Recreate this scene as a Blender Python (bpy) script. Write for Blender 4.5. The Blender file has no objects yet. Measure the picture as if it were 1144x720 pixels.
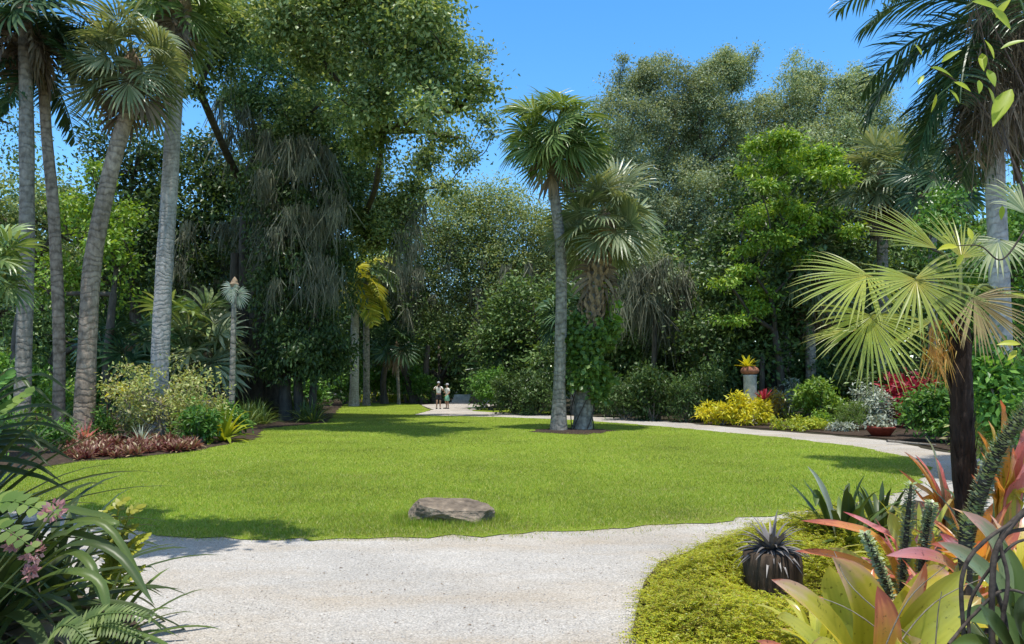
import bpy, math, random
import numpy as np
from mathutils import Vector, Matrix
rng = np.random.default_rng(11)
random.seed(5)
PI = math.pi
scene = bpy.context.scene
COL = scene.collection

# ---------------------------------------------------------------- camera model
CAM_H, FPX, PITCH = 1.6, 826.0, math.atan(70 / 826.0)
cp, sp = math.cos(PITCH), math.sin(PITCH)

def ray(px, py):
    a = (px - 572) / FPX
    b = (360 - py) / FPX
    return np.array([a, cp - b * sp, sp + b * cp])

def P(px, py, Y):
    """world point seen at (px, py) of the photograph at forward distance Y"""
    d = ray(px, py)
    return np.array([0, 0, CAM_H]) + d * (Y / d[1])

def G(px, py):
    d = ray(px, py)
    t = -CAM_H / d[2]
    return np.array([d[0] * t, d[1] * t, 0.0])

def GX(px, Y):
    p = P(px, 430, Y)
    return np.array([p[0], p[1], 0.0])

def m_px(Y):
    return Y / FPX

# ---------------------------------------------------------------- materials
def lin(r, g, b):
    f = lambda c: (c / 12.92 if c <= .04045 else ((c + .055) / 1.055) ** 2.4)
    return (f(r / 255), f(g / 255), f(b / 255))

def new_mat(name):
    m = bpy.data.materials.new(name)
    m.use_nodes = True
    nt = m.node_tree
    nt.nodes.clear()
    return m, nt, nt.nodes, nt.links

def ramp(nt, cols, pos=None):
    r = nt.nodes.new('ShaderNodeValToRGB')
    n = len(cols)
    while len(r.color_ramp.elements) < n:
        r.color_ramp.elements.new(.5)
    for i, c in enumerate(cols):
        e = r.color_ramp.elements[i]
        e.position = pos[i] if pos else (i / max(1, n - 1))
        e.color = (c[0], c[1], c[2], 1)
    return r

def mathn(nt, op, a, b=None, c=None):
    n = nt.nodes.new('ShaderNodeMath')
    n.operation = op
    for i, v in enumerate((a, b, c)):
        if v is None: continue
        if isinstance(v, (int, float)): n.inputs[i].default_value = v
        else: nt.links.new(v, n.inputs[i])
    return n.outputs[0]

def mulcol(nt, col, val):
    n = nt.nodes.new('ShaderNodeVectorMath')
    n.operation = 'SCALE'
    nt.links.new(col, n.inputs[0])
    nt.links.new(val, n.inputs['Scale'])
    return n.outputs[0]

def noise(nt, vec, scale, detail=3.0, rough=.55):
    n = nt.nodes.new('ShaderNodeTexNoise')
    n.inputs['Scale'].default_value = scale
    n.inputs['Detail'].default_value = detail
    n.inputs['Roughness'].default_value = rough
    if vec is not None: nt.links.new(vec, n.inputs['Vector'])
    return n.outputs['Fac']

def leaf_mat(name, cols, rough=.42, trans=.3, clump=.7, var=.5, grad=None, gpos=None, spec=.5, veins=0, gmix=1.0, tcol=(1.25, 1.1, .5)):
    m, nt, N, L = new_mat(name)
    out = N.new('ShaderNodeOutputMaterial')
    geo = N.new('ShaderNodeNewGeometry')
    oi = N.new('ShaderNodeObjectInfo')
    tc = N.new('ShaderNodeTexCoord')
    r = ramp(nt, cols)
    L.new(geo.outputs['Random Per Island'], r.inputs[0])
    col = r.outputs[0]
    if grad:
        uv = N.new('ShaderNodeUVMap')
        sep = N.new('ShaderNodeSeparateXYZ')
        L.new(uv.outputs[0], sep.inputs[0])
        nz = noise(nt, tc.outputs['Object'], 9.0)
        t = mathn(nt, 'MULTIPLY_ADD', nz, .35, mathn(nt, 'SUBTRACT', sep.outputs[1], .175))
        e2 = mathn(nt, 'POWER', mathn(nt, 'ABSOLUTE', mathn(nt, 'MULTIPLY_ADD', sep.outputs[0], 2, -1)), 3.0)
        t = mathn(nt, 'MULTIPLY_ADD', e2, .12, t)
        wv = mathn(nt, 'SINE', mathn(nt, 'MULTIPLY_ADD', sep.outputs[0], 23.0, mathn(nt, 'MULTIPLY', geo.outputs['Random Per Island'], 40)))
        t = mathn(nt, 'MULTIPLY_ADD', wv, .035, t)
        t = mathn(nt, 'ADD', t, mathn(nt, 'MULTIPLY_ADD', oi.outputs['Random'], .3, -.15))
        g = ramp(nt, grad, gpos)
        L.new(t, g.inputs[0])
        mx = N.new('ShaderNodeMix'); mx.data_type = 'RGBA'
        mx.inputs[0].default_value = gmix
        L.new(col, mx.inputs[6]); L.new(g.outputs[0], mx.inputs[7])
        col = mx.outputs[2]
        sp_n = N.new('ShaderNodeMapRange'); sp_n.inputs[1].default_value = .62; sp_n.inputs[2].default_value = .7; sp_n.inputs[3].default_value = 1.0; sp_n.inputs[4].default_value = .45
        L.new(noise(nt, tc.outputs['Object'], 34, 4, .6), sp_n.inputs[0])
        col = mulcol(nt, col, sp_n.outputs[0])
        if veins:
            w = mathn(nt, 'SINE', mathn(nt, 'MULTIPLY', sep.outputs[0], veins))
            col = mulcol(nt, col, mathn(nt, 'MULTIPLY_ADD', w, .03, 1.0))
    nz = noise(nt, tc.outputs['Object'], clump, 2.0)
    v = mathn(nt, 'MULTIPLY_ADD', nz, 2 * var, 1 - var)
    v = mathn(nt, 'MULTIPLY', v, mathn(nt, 'MULTIPLY_ADD', oi.outputs['Random'], .3, .85))
    col = mulcol(nt, col, v)
    b = N.new('ShaderNodeBsdfPrincipled')
    b.inputs['Roughness'].default_value = rough
    b.inputs['Specular IOR Level'].default_value = spec
    L.new(col, b.inputs['Base Color'])
    if trans > 0:
        tr = N.new('ShaderNodeBsdfTranslucent')
        vm = N.new('ShaderNodeVectorMath'); vm.operation = 'MULTIPLY'
        vm.inputs[1].default_value = tcol
        L.new(col, vm.inputs[0]); L.new(vm.outputs[0], tr.inputs[0])
        mx = N.new('ShaderNodeMixShader'); mx.inputs[0].default_value = trans
        L.new(b.outputs[0], mx.inputs[1]); L.new(tr.outputs[0], mx.inputs[2])
        L.new(mx.outputs[0], out.inputs[0])
    else:
        L.new(b.outputs[0], out.inputs[0])
    return m

def rough_mat(name, c1, c2, scale=6, rough=.85, bump=.4, c3=None, stretch=(1, 1, 1), rings=0, ring_amt=.35, bdist=.03, detail=5):
    m, nt, N, L = new_mat(name)
    out = N.new('ShaderNodeOutputMaterial')
    b = N.new('ShaderNodeBsdfPrincipled')
    b.inputs['Roughness'].default_value = rough
    b.inputs['Specular IOR Level'].default_value = .25
    L.new(b.outputs[0], out.inputs[0])
    tc = N.new('ShaderNodeTexCoord')
    mp = N.new('ShaderNodeMapping')
    mp.inputs['Scale'].default_value = stretch
    L.new(tc.outputs['Object'], mp.inputs[0])
    nz = noise(nt, mp.outputs[0], scale, detail, .6)
    r = ramp(nt, [c1, c2] + ([c3] if c3 else []), [.3, .62] + ([.75] if c3 else []))
    L.new(nz, r.inputs[0])
    col = r.outputs[0]
    h = nz
    big = noise(nt, tc.outputs['Object'], scale * .12, 3)
    col = mulcol(nt, col, mathn(nt, 'MULTIPLY_ADD', big, .9, .55))
    if rings:
        sep = N.new('ShaderNodeSeparateXYZ'); L.new(tc.outputs['Object'], sep.inputs[0])
        wob = mathn(nt, 'MULTIPLY_ADD', noise(nt, tc.outputs['Object'], 1.6, 4), .9, sep.outputs[2])
        w = mathn(nt, 'SINE', mathn(nt, 'MULTIPLY', wob, rings))
        w = mathn(nt, 'POWER', mathn(nt, 'MULTIPLY_ADD', w, .5, .5), 3.0)
        h = mathn(nt, 'MULTIPLY_ADD', w, -.6, nz)
        col = mulcol(nt, col, mathn(nt, 'MULTIPLY_ADD', mathn(nt, 'MULTIPLY', w, noise(nt, tc.outputs['Object'], 3.3, 3)), -1.7 * ring_amt, 1.0))
    L.new(col, b.inputs['Base Color'])
    bp = N.new('ShaderNodeBump')
    bp.inputs['Strength'].default_value = bump
    bp.inputs['Distance'].default_value = bdist
    L.new(h, bp.inputs['Height']); L.new(bp.outputs[0], b.inputs['Normal'])
    return m

def plain_mat(name, c, rough=.6, spec=.4, metal=0):
    m, nt, N, L = new_mat(name)
    out = N.new('ShaderNodeOutputMaterial')
    b = N.new('ShaderNodeBsdfPrincipled')
    b.inputs['Roughness'].default_value = rough
    b.inputs['Specular IOR Level'].default_value = spec
    tc = N.new('ShaderNodeTexCoord')
    nz = noise(nt, tc.outputs['Object'], 8, 4)
    rgb = N.new('ShaderNodeRGB'); rgb.outputs[0].default_value = (*c, 1)
    L.new(mulcol(nt, rgb.outputs[0], mathn(nt, 'MULTIPLY_ADD', nz, .4, .8)), b.inputs['Base Color'])
    L.new(b.outputs[0], out.inputs[0])
    return m

# ---------------------------------------------------------------- mesh builders (numpy)
def nrm(v):
    return v / np.maximum(np.linalg.norm(v, axis=-1, keepdims=True), 1e-9)

def mesh_from(name, geos, mats, smooth=False):
    me = bpy.data.meshes.new(name)
    V, loops, starts, mi, UV = [], [], [], [], []
    off = 0; ls = 0
    hasuv = any(len(g) > 3 and g[3] is not None for g in geos)
    for g in geos:
        v = np.asarray(g[0], dtype=np.float32).reshape(-1, 3)
        f = np.asarray(g[1], dtype=np.int64)
        k = f.shape[1]
        V.append(v); loops.append((f + off).ravel())
        starts.append(ls + np.arange(len(f)) * k)
        mi.append(np.full(len(f), g[2] if len(g) > 2 and g[2] else 0))
        if hasuv:
            u = g[3] if len(g) > 3 and g[3] is not None else np.zeros((len(v), 2))
            UV.append(np.asarray(u, dtype=np.float32).reshape(-1, 2)[f.ravel()])
        off += len(v); ls += f.size
    V = np.concatenate(V); loops = np.concatenate(loops).astype(np.int32)
    starts = np.concatenate(starts).astype(np.int32); mi = np.concatenate(mi).astype(np.int32)
    me.vertices.add(len(V)); me.vertices.foreach_set('co', V.ravel())
    me.loops.add(len(loops)); me.loops.foreach_set('vertex_index', loops)
    me.polygons.add(len(starts)); me.polygons.foreach_set('loop_start', starts)
    me.polygons.foreach_set('material_index', mi)
    me.polygons.foreach_set('use_smooth', np.full(len(starts), bool(smooth)))
    if hasuv:
        uvl = me.uv_layers.new(name='UVMap')
        uvl.data.foreach_set('uv', np.concatenate(UV).ravel())
    for m in (mats if isinstance(mats, (list, tuple)) else [mats]):
        me.materials.append(m)
    me.update(calc_edges=True)
    me.validate()
    return me

def link(name, me, parent=None, loc=None, rot=None, scale=None):
    o = bpy.data.objects.new(name, me)
    COL.objects.link(o)
    if parent is not None: o.parent = parent
    if loc is not None: o.location = loc
    if rot is not None: o.rotation_euler = rot
    if scale is not None: o.scale = (scale,) * 3 if isinstance(scale, (int, float)) else scale
    return o

def build(name, geos, mats, parent=None, smooth=False, loc=None):
    return link(name, mesh_from(name, geos, mats, smooth), parent, loc)

def tag(o, label=None, cat=None, group=None, kind=None):
    if label: o['label'] = label
    if cat: o['category'] = cat
    if group: o['group'] = group
    if kind: o['kind'] = kind
    return o

def thing(name, label, cat, loc=(0, 0, 0), group=None, rotz=0):
    o = bpy.data.objects.new(name, None)
    o.empty_display_size = .2
    COL.objects.link(o)
    o.location = loc; o.rotation_euler = (0, 0, rotz)
    return tag(o, label, cat, group)

def struct(name, geos, mats, smooth=False):
    return tag(build(name, geos, mats, None, smooth), kind='structure')

def spline(pts, n):
    """smooth points through control points"""
    pts = np.asarray(pts, float)
    k = len(pts)
    if k == 2: 
        t = np.linspace(0, 1, n)[:, None]
        return pts[0] * (1 - t) + pts[1] * t
    ext = np.vstack([2 * pts[0] - pts[1], pts, 2 * pts[-1] - pts[-2]])
    out = []
    for u in np.linspace(0, k - 1, n):
        i = min(int(u), k - 2); t = u - i
        p0, p1, p2, p3 = ext[i], ext[i + 1], ext[i + 2], ext[i + 3]
        out.append(.5 * (2 * p1 + (p2 - p0) * t + (2 * p0 - 5 * p1 + 4 * p2 - p3) * t * t + (3 * p1 - p0 - 3 * p2 + p3) * t ** 3))
    return np.array(out)

def tube(pts, rad, seg=8, wob=0., cap=True, mi=0):
    pts = np.asarray(pts, float); k = len(pts)
    rad = np.broadcast_to(np.asarray(rad, float), (k,))
    T = np.gradient(pts, axis=0); T = nrm(T)
    ref = np.array([0, 0, 1.]) if abs(T[0][2]) < .9 else np.array([1., 0, 0])
    A = nrm(np.cross(T, ref)); 
    bad = np.linalg.norm(np.cross(T, ref), axis=1) < 1e-3
    if bad.any(): A[bad] = np.array([0, 1., 0])
    for i in range(1, k):
        a = A[i - 1] - T[i] * np.dot(A[i - 1], T[i]); A[i] = a / max(1e-9, np.linalg.norm(a))
    B = np.cross(T, A)
    ang = np.arange(seg) * 2 * PI / seg
    r = rad[:, None] * (1 + (rng.uniform(-wob, wob, (k, seg)) if wob else 0))
    V = pts[:, None, :] + r[..., None] * (A[:, None, :] * np.cos(ang)[None, :, None] + B[:, None, :] * np.sin(ang)[None, :, None])
    V = V.reshape(-1, 3)
    F = []
    for i in range(k - 1):
        a = i * seg + np.arange(seg); b = i * seg + (np.arange(seg) + 1) % seg
        F.append(np.stack([a, b, b + seg, a + seg], 1))
    F = np.concatenate(F)
    if cap:
        V = np.vstack([V, pts[-1][None]])
        top = (k - 1) * seg
        a = top + np.arange(seg); b = top + (np.arange(seg) + 1) % seg
        F = np.vstack([F, np.stack([a, b, np.full(seg, len(V) - 1), np.full(seg, len(V) - 1)], 1)])
        # degenerate quads are turned into triangles by validate-safe split
        quads, tris = F[:-seg], F[-seg:, :3]
        return [(V, quads, mi), (V, tris, mi)]
    return [(V, F, mi)]

def lathe(prof, seg=20, mi=0, c=(0, 0, 0)):
    prof = np.asarray(prof, float); k = len(prof)
    ang = np.arange(seg) * 2 * PI / seg
    V = np.stack([prof[:, 0][:, None] * np.cos(ang), prof[:, 0][:, None] * np.sin(ang), np.repeat(prof[:, 1][:, None], seg, 1)], -1).reshape(-1, 3) + np.asarray(c)
    F = []
    for i in range(k - 1):
        a = i * seg + np.arange(seg); b = i * seg + (np.arange(seg) + 1) % seg
        F.append(np.stack([a, b, b + seg, a + seg], 1))
    return [(V, np.concatenate(F), mi)]

PROF = {
    'lance': lambda t: np.interp(t, [0, .12, .4, .75, .92, 1], [.35, .7, 1, .7, .3, .02]),
    'strap': lambda t: np.interp(t, [0, .15, .6, .85, .95, 1], [.8, .9, 1, .75, .35, .03]),
    'grass': lambda t: np.interp(t, [0, .5, 1], [.8, .9, .03]),
    'brom': lambda t: np.interp(t, [0, .15, .35, .55, .75, .88, .96, 1], [.9, .92, 1, .95, .78, .5, .2, .02]),
    'spike': lambda t: np.interp(t, [0, .3, 1], [1, .8, .03]),
    'leaf': lambda t: np.interp(t, [0, .1, .35, .6, .85, 1], [.08, .55, 1, .9, .4, .02]),
    'moss': lambda t: np.interp(t, [0, .2, .6, 1], [.5, 1, .7, .05]),
}

def blades(Pn, D, L, W, S=4, droop=.4, prof='lance', fold=0., roll=0., power=1.5, side=None, mi=0, wprof=None):
    Pn = np.atleast_2d(np.asarray(Pn, float)); n = len(Pn)
    D = nrm(np.broadcast_to(np.asarray(D, float), (n, 3)))
    L = np.broadcast_to(np.asarray(L, float), (n,)); W = np.broadcast_to(np.asarray(W, float), (n,))
    droop = np.broadcast_to(np.asarray(droop, float), (n,)); roll = np.broadcast_to(np.asarray(roll, float), (n,))
    t = np.linspace(0, 1, S + 1)
    mid = (t[1:] + t[:-1]) / 2
    dirs = D[:, None, :] + droop[:, None, None] * (mid[None, :, None] ** power) * np.array([0, 0, -1.]) 
    dirs = nrm(dirs)
    C = np.concatenate([np.zeros((n, 1, 3)), np.cumsum(dirs * (L / S)[:, None, None], 1)], 1) + Pn[:, None, :]
    if side is None:
        side = np.cross(D, np.array([0, 0, 1.]))
        bad = np.linalg.norm(side, axis=1) < .05
        if bad.any():
            a = rng.uniform(0, 2 * PI, bad.sum())
            side[bad] = np.stack([np.cos(a), np.sin(a), 0 * a], 1)
        side = nrm(side)
    else:
        side = nrm(np.broadcast_to(np.asarray(side, float), (n, 3)))
    Td = np.concatenate([dirs[:, :1], (dirs[:, 1:] + dirs[:, :-1]) / 2, dirs[:, -1:]], 1)
    sd = np.broadcast_to(side[:, None, :], Td.shape)
    nn = nrm(np.cross(sd, Td))
    s2 = sd * np.cos(roll)[:, None, None] + nn * np.sin(roll)[:, None, None]
    n2 = np.cross(s2, Td)
    w = W[:, None] * (wprof(t) if wprof is not None else PROF[prof](t))[None, :]
    if fold:
        V = np.stack([C - s2 * w[..., None] / 2 + n2 * (fold * w)[..., None], C, C + s2 * w[..., None] / 2 + n2 * (fold * w)[..., None]], 2)
        c = 3; ux = np.array([0, .5, 1])
    else:
        V = np.stack([C - s2 * w[..., None] / 2, C + s2 * w[..., None] / 2], 2); c = 2; ux = np.array([0, 1.])
    K = (S + 1) * c
    base = (np.arange(n) * K)[:, None]
    F = []
    for i in range(S):
        for j in range(c - 1):
            q = np.array([i * c + j, i * c + j + 1, (i + 1) * c + j + 1, (i + 1) * c + j])
            F.append(base + q[None, :])
    F = np.concatenate(F)
    UV = np.broadcast_to(np.stack(np.meshgrid(ux, t), -1)[None], (n, S + 1, c, 2)).reshape(-1, 2)
    return (V.reshape(-1, 3), F, mi, UV)

def leafq(Pn, D, Nn, L, W, bend=.12, mi=0):
    n = len(Pn)
    D = nrm(D); s = nrm(np.cross(D, Nn)); Nn = np.cross(s, D)
    L = np.broadcast_to(np.asarray(L, float), (n,))[:, None]; W = np.broadcast_to(np.asarray(W, float), (n,))[:, None]
    V = np.stack([Pn, Pn + D * L * .45 + s * W / 2, Pn + D * L - Nn * L * bend, Pn + D * L * .45 - s * W / 2], 1).reshape(-1, 3)
    F = np.arange(n * 4).reshape(n, 4)
    return (V, F, mi)

def sph(n):
    return nrm(rng.normal(size=(n, 3)))

def crown(blobs, n, clump_r, L, W, per=14, up=.75, out=.6, down=.15, shell=.6, flat=.7, topbias=.3, mi=0):
    """blobs: list of (centre, radii). Returns leaf quads and the clump centres of each blob."""
    wts = np.array([(b[1][0] * b[1][1] * b[1][2]) ** (2 / 3.) for b in blobs]); wts /= wts.sum()
    Ps, Ds, Ns, cents = [], [], [], []
    for b, w in zip(blobs, wts):
        c, r = np.asarray(b[0], float), np.asarray(b[1], float)
        k = max(3, int(n * w / per))
        ms_ = int(np.clip(k / 14, 3, 26))
        d0 = sph(ms_); d0[:, 2] = np.where((d0[:, 2] < 0) & (rng.random(ms_) < topbias), -d0[:, 2], d0[:, 2])
        sc_ = c + d0 * (shell + (1.06 - shell) * rng.random(ms_) ** .7)[:, None] * r
        sr_ = r * rng.uniform(.24, .5, (ms_, 1))
        pick = rng.integers(0, ms_, k)
        d = sph(k); d[:, 2] = np.where((d[:, 2] < 0) & (rng.random(k) < max(topbias, .45)), -d[:, 2], d[:, 2])
        cc = sc_[pick] + d * (rng.random(k) ** .4)[:, None] * sr_[pick]
        core = rng.random(k) < .12
        cc[core] = c + sph(core.sum()) * rng.random((core.sum(), 1)) * r * .8
        cents.append(cc)
        m = per
        size = clump_r * rng.uniform(.45, 1.3, k)
        p = cc[:, None, :] + rng.normal(size=(k, m, 3)) * (size[:, None, None] * np.array([1, 1, flat]) * .6)
        radial = nrm(p - sc_[pick][:, None, :])
        Ps.append(p.reshape(-1, 3))
        dd = radial * out + rng.normal(size=p.shape) * .6 + np.array([0, 0, -down])
        Ds.append(dd.reshape(-1, 3))
        nn = radial * .45 + rng.normal(size=p.shape) * .5 + np.array([0, -.12, up])
        Ns.append(nn.reshape(-1, 3))
    Pn = np.concatenate(Ps); k = len(Pn)
    s = rng.uniform(.6, 1.25, k)
    return leafq(Pn, np.concatenate(Ds), np.concatenate(Ns), L * s, W * s, mi=mi), cents

def limb(a, b, r0, r1, sag=.12, n=7, seg=6):
    a, b = np.asarray(a, float), np.asarray(b, float)
    mid = (a + b) / 2 + rng.normal(size=3) * np.linalg.norm(b - a) * sag
    pts = spline([a, mid, b], n)
    return tube(pts, np.linspace(r0, r1, n), seg, .06)

def moss_strands(anchors, length, per=22, spread=.3, w=.05):
    A = np.asarray(anchors); n = len(A)
    off = np.clip(rng.normal(size=(n, per, 3)), -1.25, 1.25) * np.array([spread, spread, spread * .4]) * rng.uniform(.4, 1.3, (n, 1, 1))
    p = (A[:, None, :] + off).reshape(-1, 3)
    lean = np.repeat(rng.normal(size=(n, 3)) * .06, per, 0)
    d = rng.normal(size=p.shape) * .27 + np.array([0, 0, -1.]) - off.reshape(-1, 3) * np.array([.35, .35, 0]) + lean
    ll = np.repeat(length * rng.uniform(.25, 1.3, n) ** 1.2, per) * rng.uniform(.25, 1.1, n * per) * np.clip(1.3 - np.linalg.norm(off[..., :2], axis=-1).ravel() / (2.4 * spread), .3, 1.2)
    return blades(p, d, ll, w * rng.uniform(.5, 1.6, n * per), S=5, droop=.25, prof='moss', roll=rng.uniform(0, PI, n * per))

# ---------------------------------------------------------------- palette
M = {}
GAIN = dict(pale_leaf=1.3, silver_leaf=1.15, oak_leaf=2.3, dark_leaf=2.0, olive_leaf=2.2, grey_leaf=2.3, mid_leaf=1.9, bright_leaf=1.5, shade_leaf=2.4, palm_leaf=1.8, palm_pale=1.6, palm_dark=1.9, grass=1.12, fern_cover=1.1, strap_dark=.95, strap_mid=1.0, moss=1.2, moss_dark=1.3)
def lm(key, cols, **k):
    g = GAIN.get(key, 1.0)
    M[key] = leaf_mat(key, [tuple(c * g for c in q) for q in cols], **k)
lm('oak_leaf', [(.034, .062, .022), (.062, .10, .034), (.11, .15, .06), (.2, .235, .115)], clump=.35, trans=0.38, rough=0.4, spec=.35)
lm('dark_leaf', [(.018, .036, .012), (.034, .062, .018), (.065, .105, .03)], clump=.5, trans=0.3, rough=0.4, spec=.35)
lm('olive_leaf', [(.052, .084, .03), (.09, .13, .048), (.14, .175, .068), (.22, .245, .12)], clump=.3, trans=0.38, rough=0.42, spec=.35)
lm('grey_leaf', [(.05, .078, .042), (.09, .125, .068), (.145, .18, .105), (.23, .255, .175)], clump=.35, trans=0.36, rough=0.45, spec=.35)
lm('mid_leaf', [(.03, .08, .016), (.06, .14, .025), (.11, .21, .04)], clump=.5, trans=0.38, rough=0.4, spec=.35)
lm('bright_leaf', [(.08, .17, .02), (.15, .27, .03), (.25, .36, .05)], clump=.8, trans=.35)
lm('lime_leaf', [(.2, .3, .025), (.34, .42, .03), (.5, .5, .04)], clump=1.5, trans=.35)
lm('tuft_leaf', [(.08, .19, .02), (.19, .34, .035), (.36, .48, .07)], clump=.8, trans=.4)
lm('pale_leaf', [(.22, .3, .07), (.36, .42, .12), (.5, .52, .2), (.24, .2, .11)], clump=1.2, trans=.35)
lm('vine_leaf', [(.07, .15, .03), (.13, .24, .04), (.22, .34, .08)], clump=1.5, trans=.35)
lm('yellow_leaf', [(.55, .52, .02), (.7, .62, .03), (.45, .5, .03)], clump=2, var=.2, trans=.3)
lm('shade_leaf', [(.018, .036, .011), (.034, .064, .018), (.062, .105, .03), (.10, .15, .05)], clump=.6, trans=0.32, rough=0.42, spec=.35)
lm('silver_leaf', [(.22, .27, .2), (.32, .36, .28), (.4, .42, .36)], clump=2, trans=.15)
lm('red_leaf', [(.22, .015, .03), (.42, .02, .05), (.5, .06, .09), (.12, .01, .02)], clump=2, trans=.3, tcol=(1.2, .6, .6))
lm('burgundy_leaf', [(.06, .015, .018), (.16, .04, .04), (.35, .16, .12), (.1, .09, .03), (.4, .3, .16)], clump=2, trans=.2, tcol=(1.2, .7, .6))
lm('palm_leaf', [(.045, .085, .025), (.085, .14, .04), (.13, .19, .06), (.2, .24, .11)], clump=1.5, rough=.33, trans=.28)
lm('palm_pale', [(.085, .12, .055), (.14, .175, .085), (.26, .28, .17)], clump=1.5, rough=.35, trans=.3)
lm('palm_dark', [(.015, .04, .018), (.03, .065, .026), (.06, .1, .045)], clump=1.5, rough=.3, trans=.2)
lm('palm_yellow', [(.22, .3, .04), (.42, .44, .06), (.64, .58, .1)], clump=1.5, trans=.35)
lm('palm_dead', [(.10, .07, .045), (.17, .13, .085), (.26, .2, .13)], clump=1.5, rough=.8, trans=.15, tcol=(1.1, 1, .8))
lm('hero_fan', [(.3, .38, .08), (.4, .46, .11), (.5, .52, .18)], clump=1.2, rough=.34, trans=.45, grad=[(.62, .52, .08), (.42, .47, .09), (.34, .44, .09), (.42, .46, .14)], gpos=[0, .2, .6, 1], gmix=.6, tcol=(1.25, 1.1, .45))
lm('hero_fan_dry', [(.36, .29, .12), (.45, .36, .16), (.3, .22, .1)], clump=1.2, rough=.6, trans=.35, tcol=(1.2, 1, .55))
lm('moss', [(.085, .095, .06), (.145, .155, .105), (.22, .23, .165)], clump=.6, rough=.9, trans=.25, tcol=(1.05, 1.05, .8))
lm('moss_dark', [(.035, .045, .03), (.06, .072, .05), (.1, .11, .08)], clump=.6, rough=.9, trans=.25, tcol=(1, 1.05, .8))
lm('grass', [(.11, .2, .012), (.17, .275, .018), (.25, .345, .03), (.42, .4, .12)], clump=.4, var=.85, rough=.5, trans=.35)
lm('dry_grass', [(.3, .28, .07), (.42, .37, .14), (.5, .45, .22)], clump=1, trans=.3)
lm('fern_cover', [(.16, .22, .012), (.28, .33, .016), (.42, .42, .025), (.2, .15, .03)], clump=3.2, var=.55, trans=.35)
lm('strap_dark', [(.034, .062, .018), (.055, .09, .026), (.09, .125, .04)], clump=1.5, rough=.42, trans=.25)
lm('strap_mid', [(.06, .11, .024), (.10, .16, .036), (.18, .24, .07)], clump=1.5, rough=.42, trans=.3)
lm('grey_agave', [(.09, .082, .082), (.17, .158, .155), (.3, .28, .27)], clump=4, rough=.4, trans=.05)
lm('pink_brom', [(.5, .45, .05), (.42, .42, .06)], clump=3, var=.2, rough=.26, spec=.6, trans=.45, grad=[(.32, .38, .04), (.55, .56, .06), (.7, .64, .1), (.8, .56, .36), (.82, .46, .4), (.66, .2, .16)], gpos=[0, .25, .6, .8, .94, 1], gmix=.92, veins=38, tcol=(1.15, .95, .6))
lm('lime_brom', [(.4, .42, .05)], clump=3, var=.2, rough=.26, spec=.6, trans=.45, grad=[(.24, .32, .04), (.48, .55, .06), (.6, .62, .09), (.55, .56, .1), (.6, .42, .16)], gpos=[0, .3, .6, .88, 1], gmix=.95, veins=38, tcol=(1.15, 1, .5))
lm('orange_brom', [(.5, .3, .03)], clump=3, var=.3, rough=.26, spec=.6, trans=.45, grad=[(.44, .42, .04), (.72, .5, .05), (.78, .44, .07), (.7, .26, .1), (.42, .08, .05)], gpos=[0, .25, .55, .85, 1], gmix=.9, veins=38, tcol=(1.2, .85, .4))
lm('rose_brom', [(.5, .1, .1)], clump=3, var=.3, rough=.26, spec=.6, trans=.45, grad=[(.4, .38, .07), (.62, .36, .13), (.74, .24, .22), (.78, .36, .38), (.5, .08, .08)], gpos=[0, .25, .5, .85, 1], gmix=.9, veins=50, tcol=(1.2, .8, .7))
lm('jade_brom', [(.2, .27, .12)], clump=3, var=.3, rough=.32, trans=.25, grad=[(.34, .38, .2), (.2, .28, .09), (.12, .18, .05), (.22, .2, .09), (.4, .2, .14)], gpos=[0, .3, .65, .9, 1], gmix=.9, veins=50, tcol=(1.15, 1, .6))
lm('succulent_leaf', [(.2, .28, .11), (.34, .42, .2), (.52, .56, .38)], clump=3, trans=.15)
lm('petal_pink', [(.55, .3, .3), (.62, .38, .36), (.5, .22, .25)], clump=4, trans=.4, tcol=(1.1, .9, .9))
lm('fern_frond', [(.09, .17, .03), (.14, .23, .04), (.2, .28, .06)], clump=2, trans=.35)
lm('gold_fern', [(.3, .34, .03), (.42, .42, .05), (.22, .3, .04)], clump=2, trans=.4)
lm('cone_flower', [(.5, .28, .05), (.42, .2, .04), (.55, .42, .12)], clump=2, trans=.3, tcol=(1.1, 1, .6))

M['bark'] = rough_mat('bark', (.05, .042, .034), (.13, .115, .095), 7, stretch=(1, 1, .3), bump=.7)
M['bark_dark'] = rough_mat('bark_dark', (.035, .03, .025), (.095, .083, .068), 6, stretch=(1, 1, .3), bump=.7)
M['palm_grey'] = rough_mat('palm_grey', (.27, .255, .23), (.47, .45, .42), 9, stretch=(1, 1, .5), rings=38, ring_amt=.3, bump=.5)
M['palm_brown'] = rough_mat('palm_brown', (.19, .145, .105), (.42, .335, .255), 9, stretch=(1, 1, .5), rings=30, ring_amt=.4, bump=.6)
M['palm_dusk'] = rough_mat('palm_dusk', (.14, .125, .1), (.33, .3, .25), 9, stretch=(1, 1, .5), rings=30, ring_amt=.35, bump=.6)
M['boot'] = rough_mat('boot', (.17, .12, .08), (.36, .26, .17), 14, stretch=(1, 1, .5), bump=.5)
M['fibre'] = rough_mat('fibre', (.014, .009, .007), (.045, .028, .02), 24, stretch=(1, 1, .25), bump=.9, c3=(.16, .11, .08), bdist=.02)
M['twig'] = rough_mat('twig', (.14, .12, .1), (.28, .25, .21), 20, bump=.3)
M['stem_green'] = rough_mat('stem_green', (.09, .12, .04), (.17, .2, .07), 20, bump=.2)
M['vine_bark'] = rough_mat('vine_bark', (.03, .022, .018), (.1, .08, .065), 30, bump=.5, bdist=.006)
M['rock'] = rough_mat('rock', (.10, .08, .062), (.27, .215, .16), 9, bump=1.0, c3=(.48, .39, .29), bdist=.05, detail=9)
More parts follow.
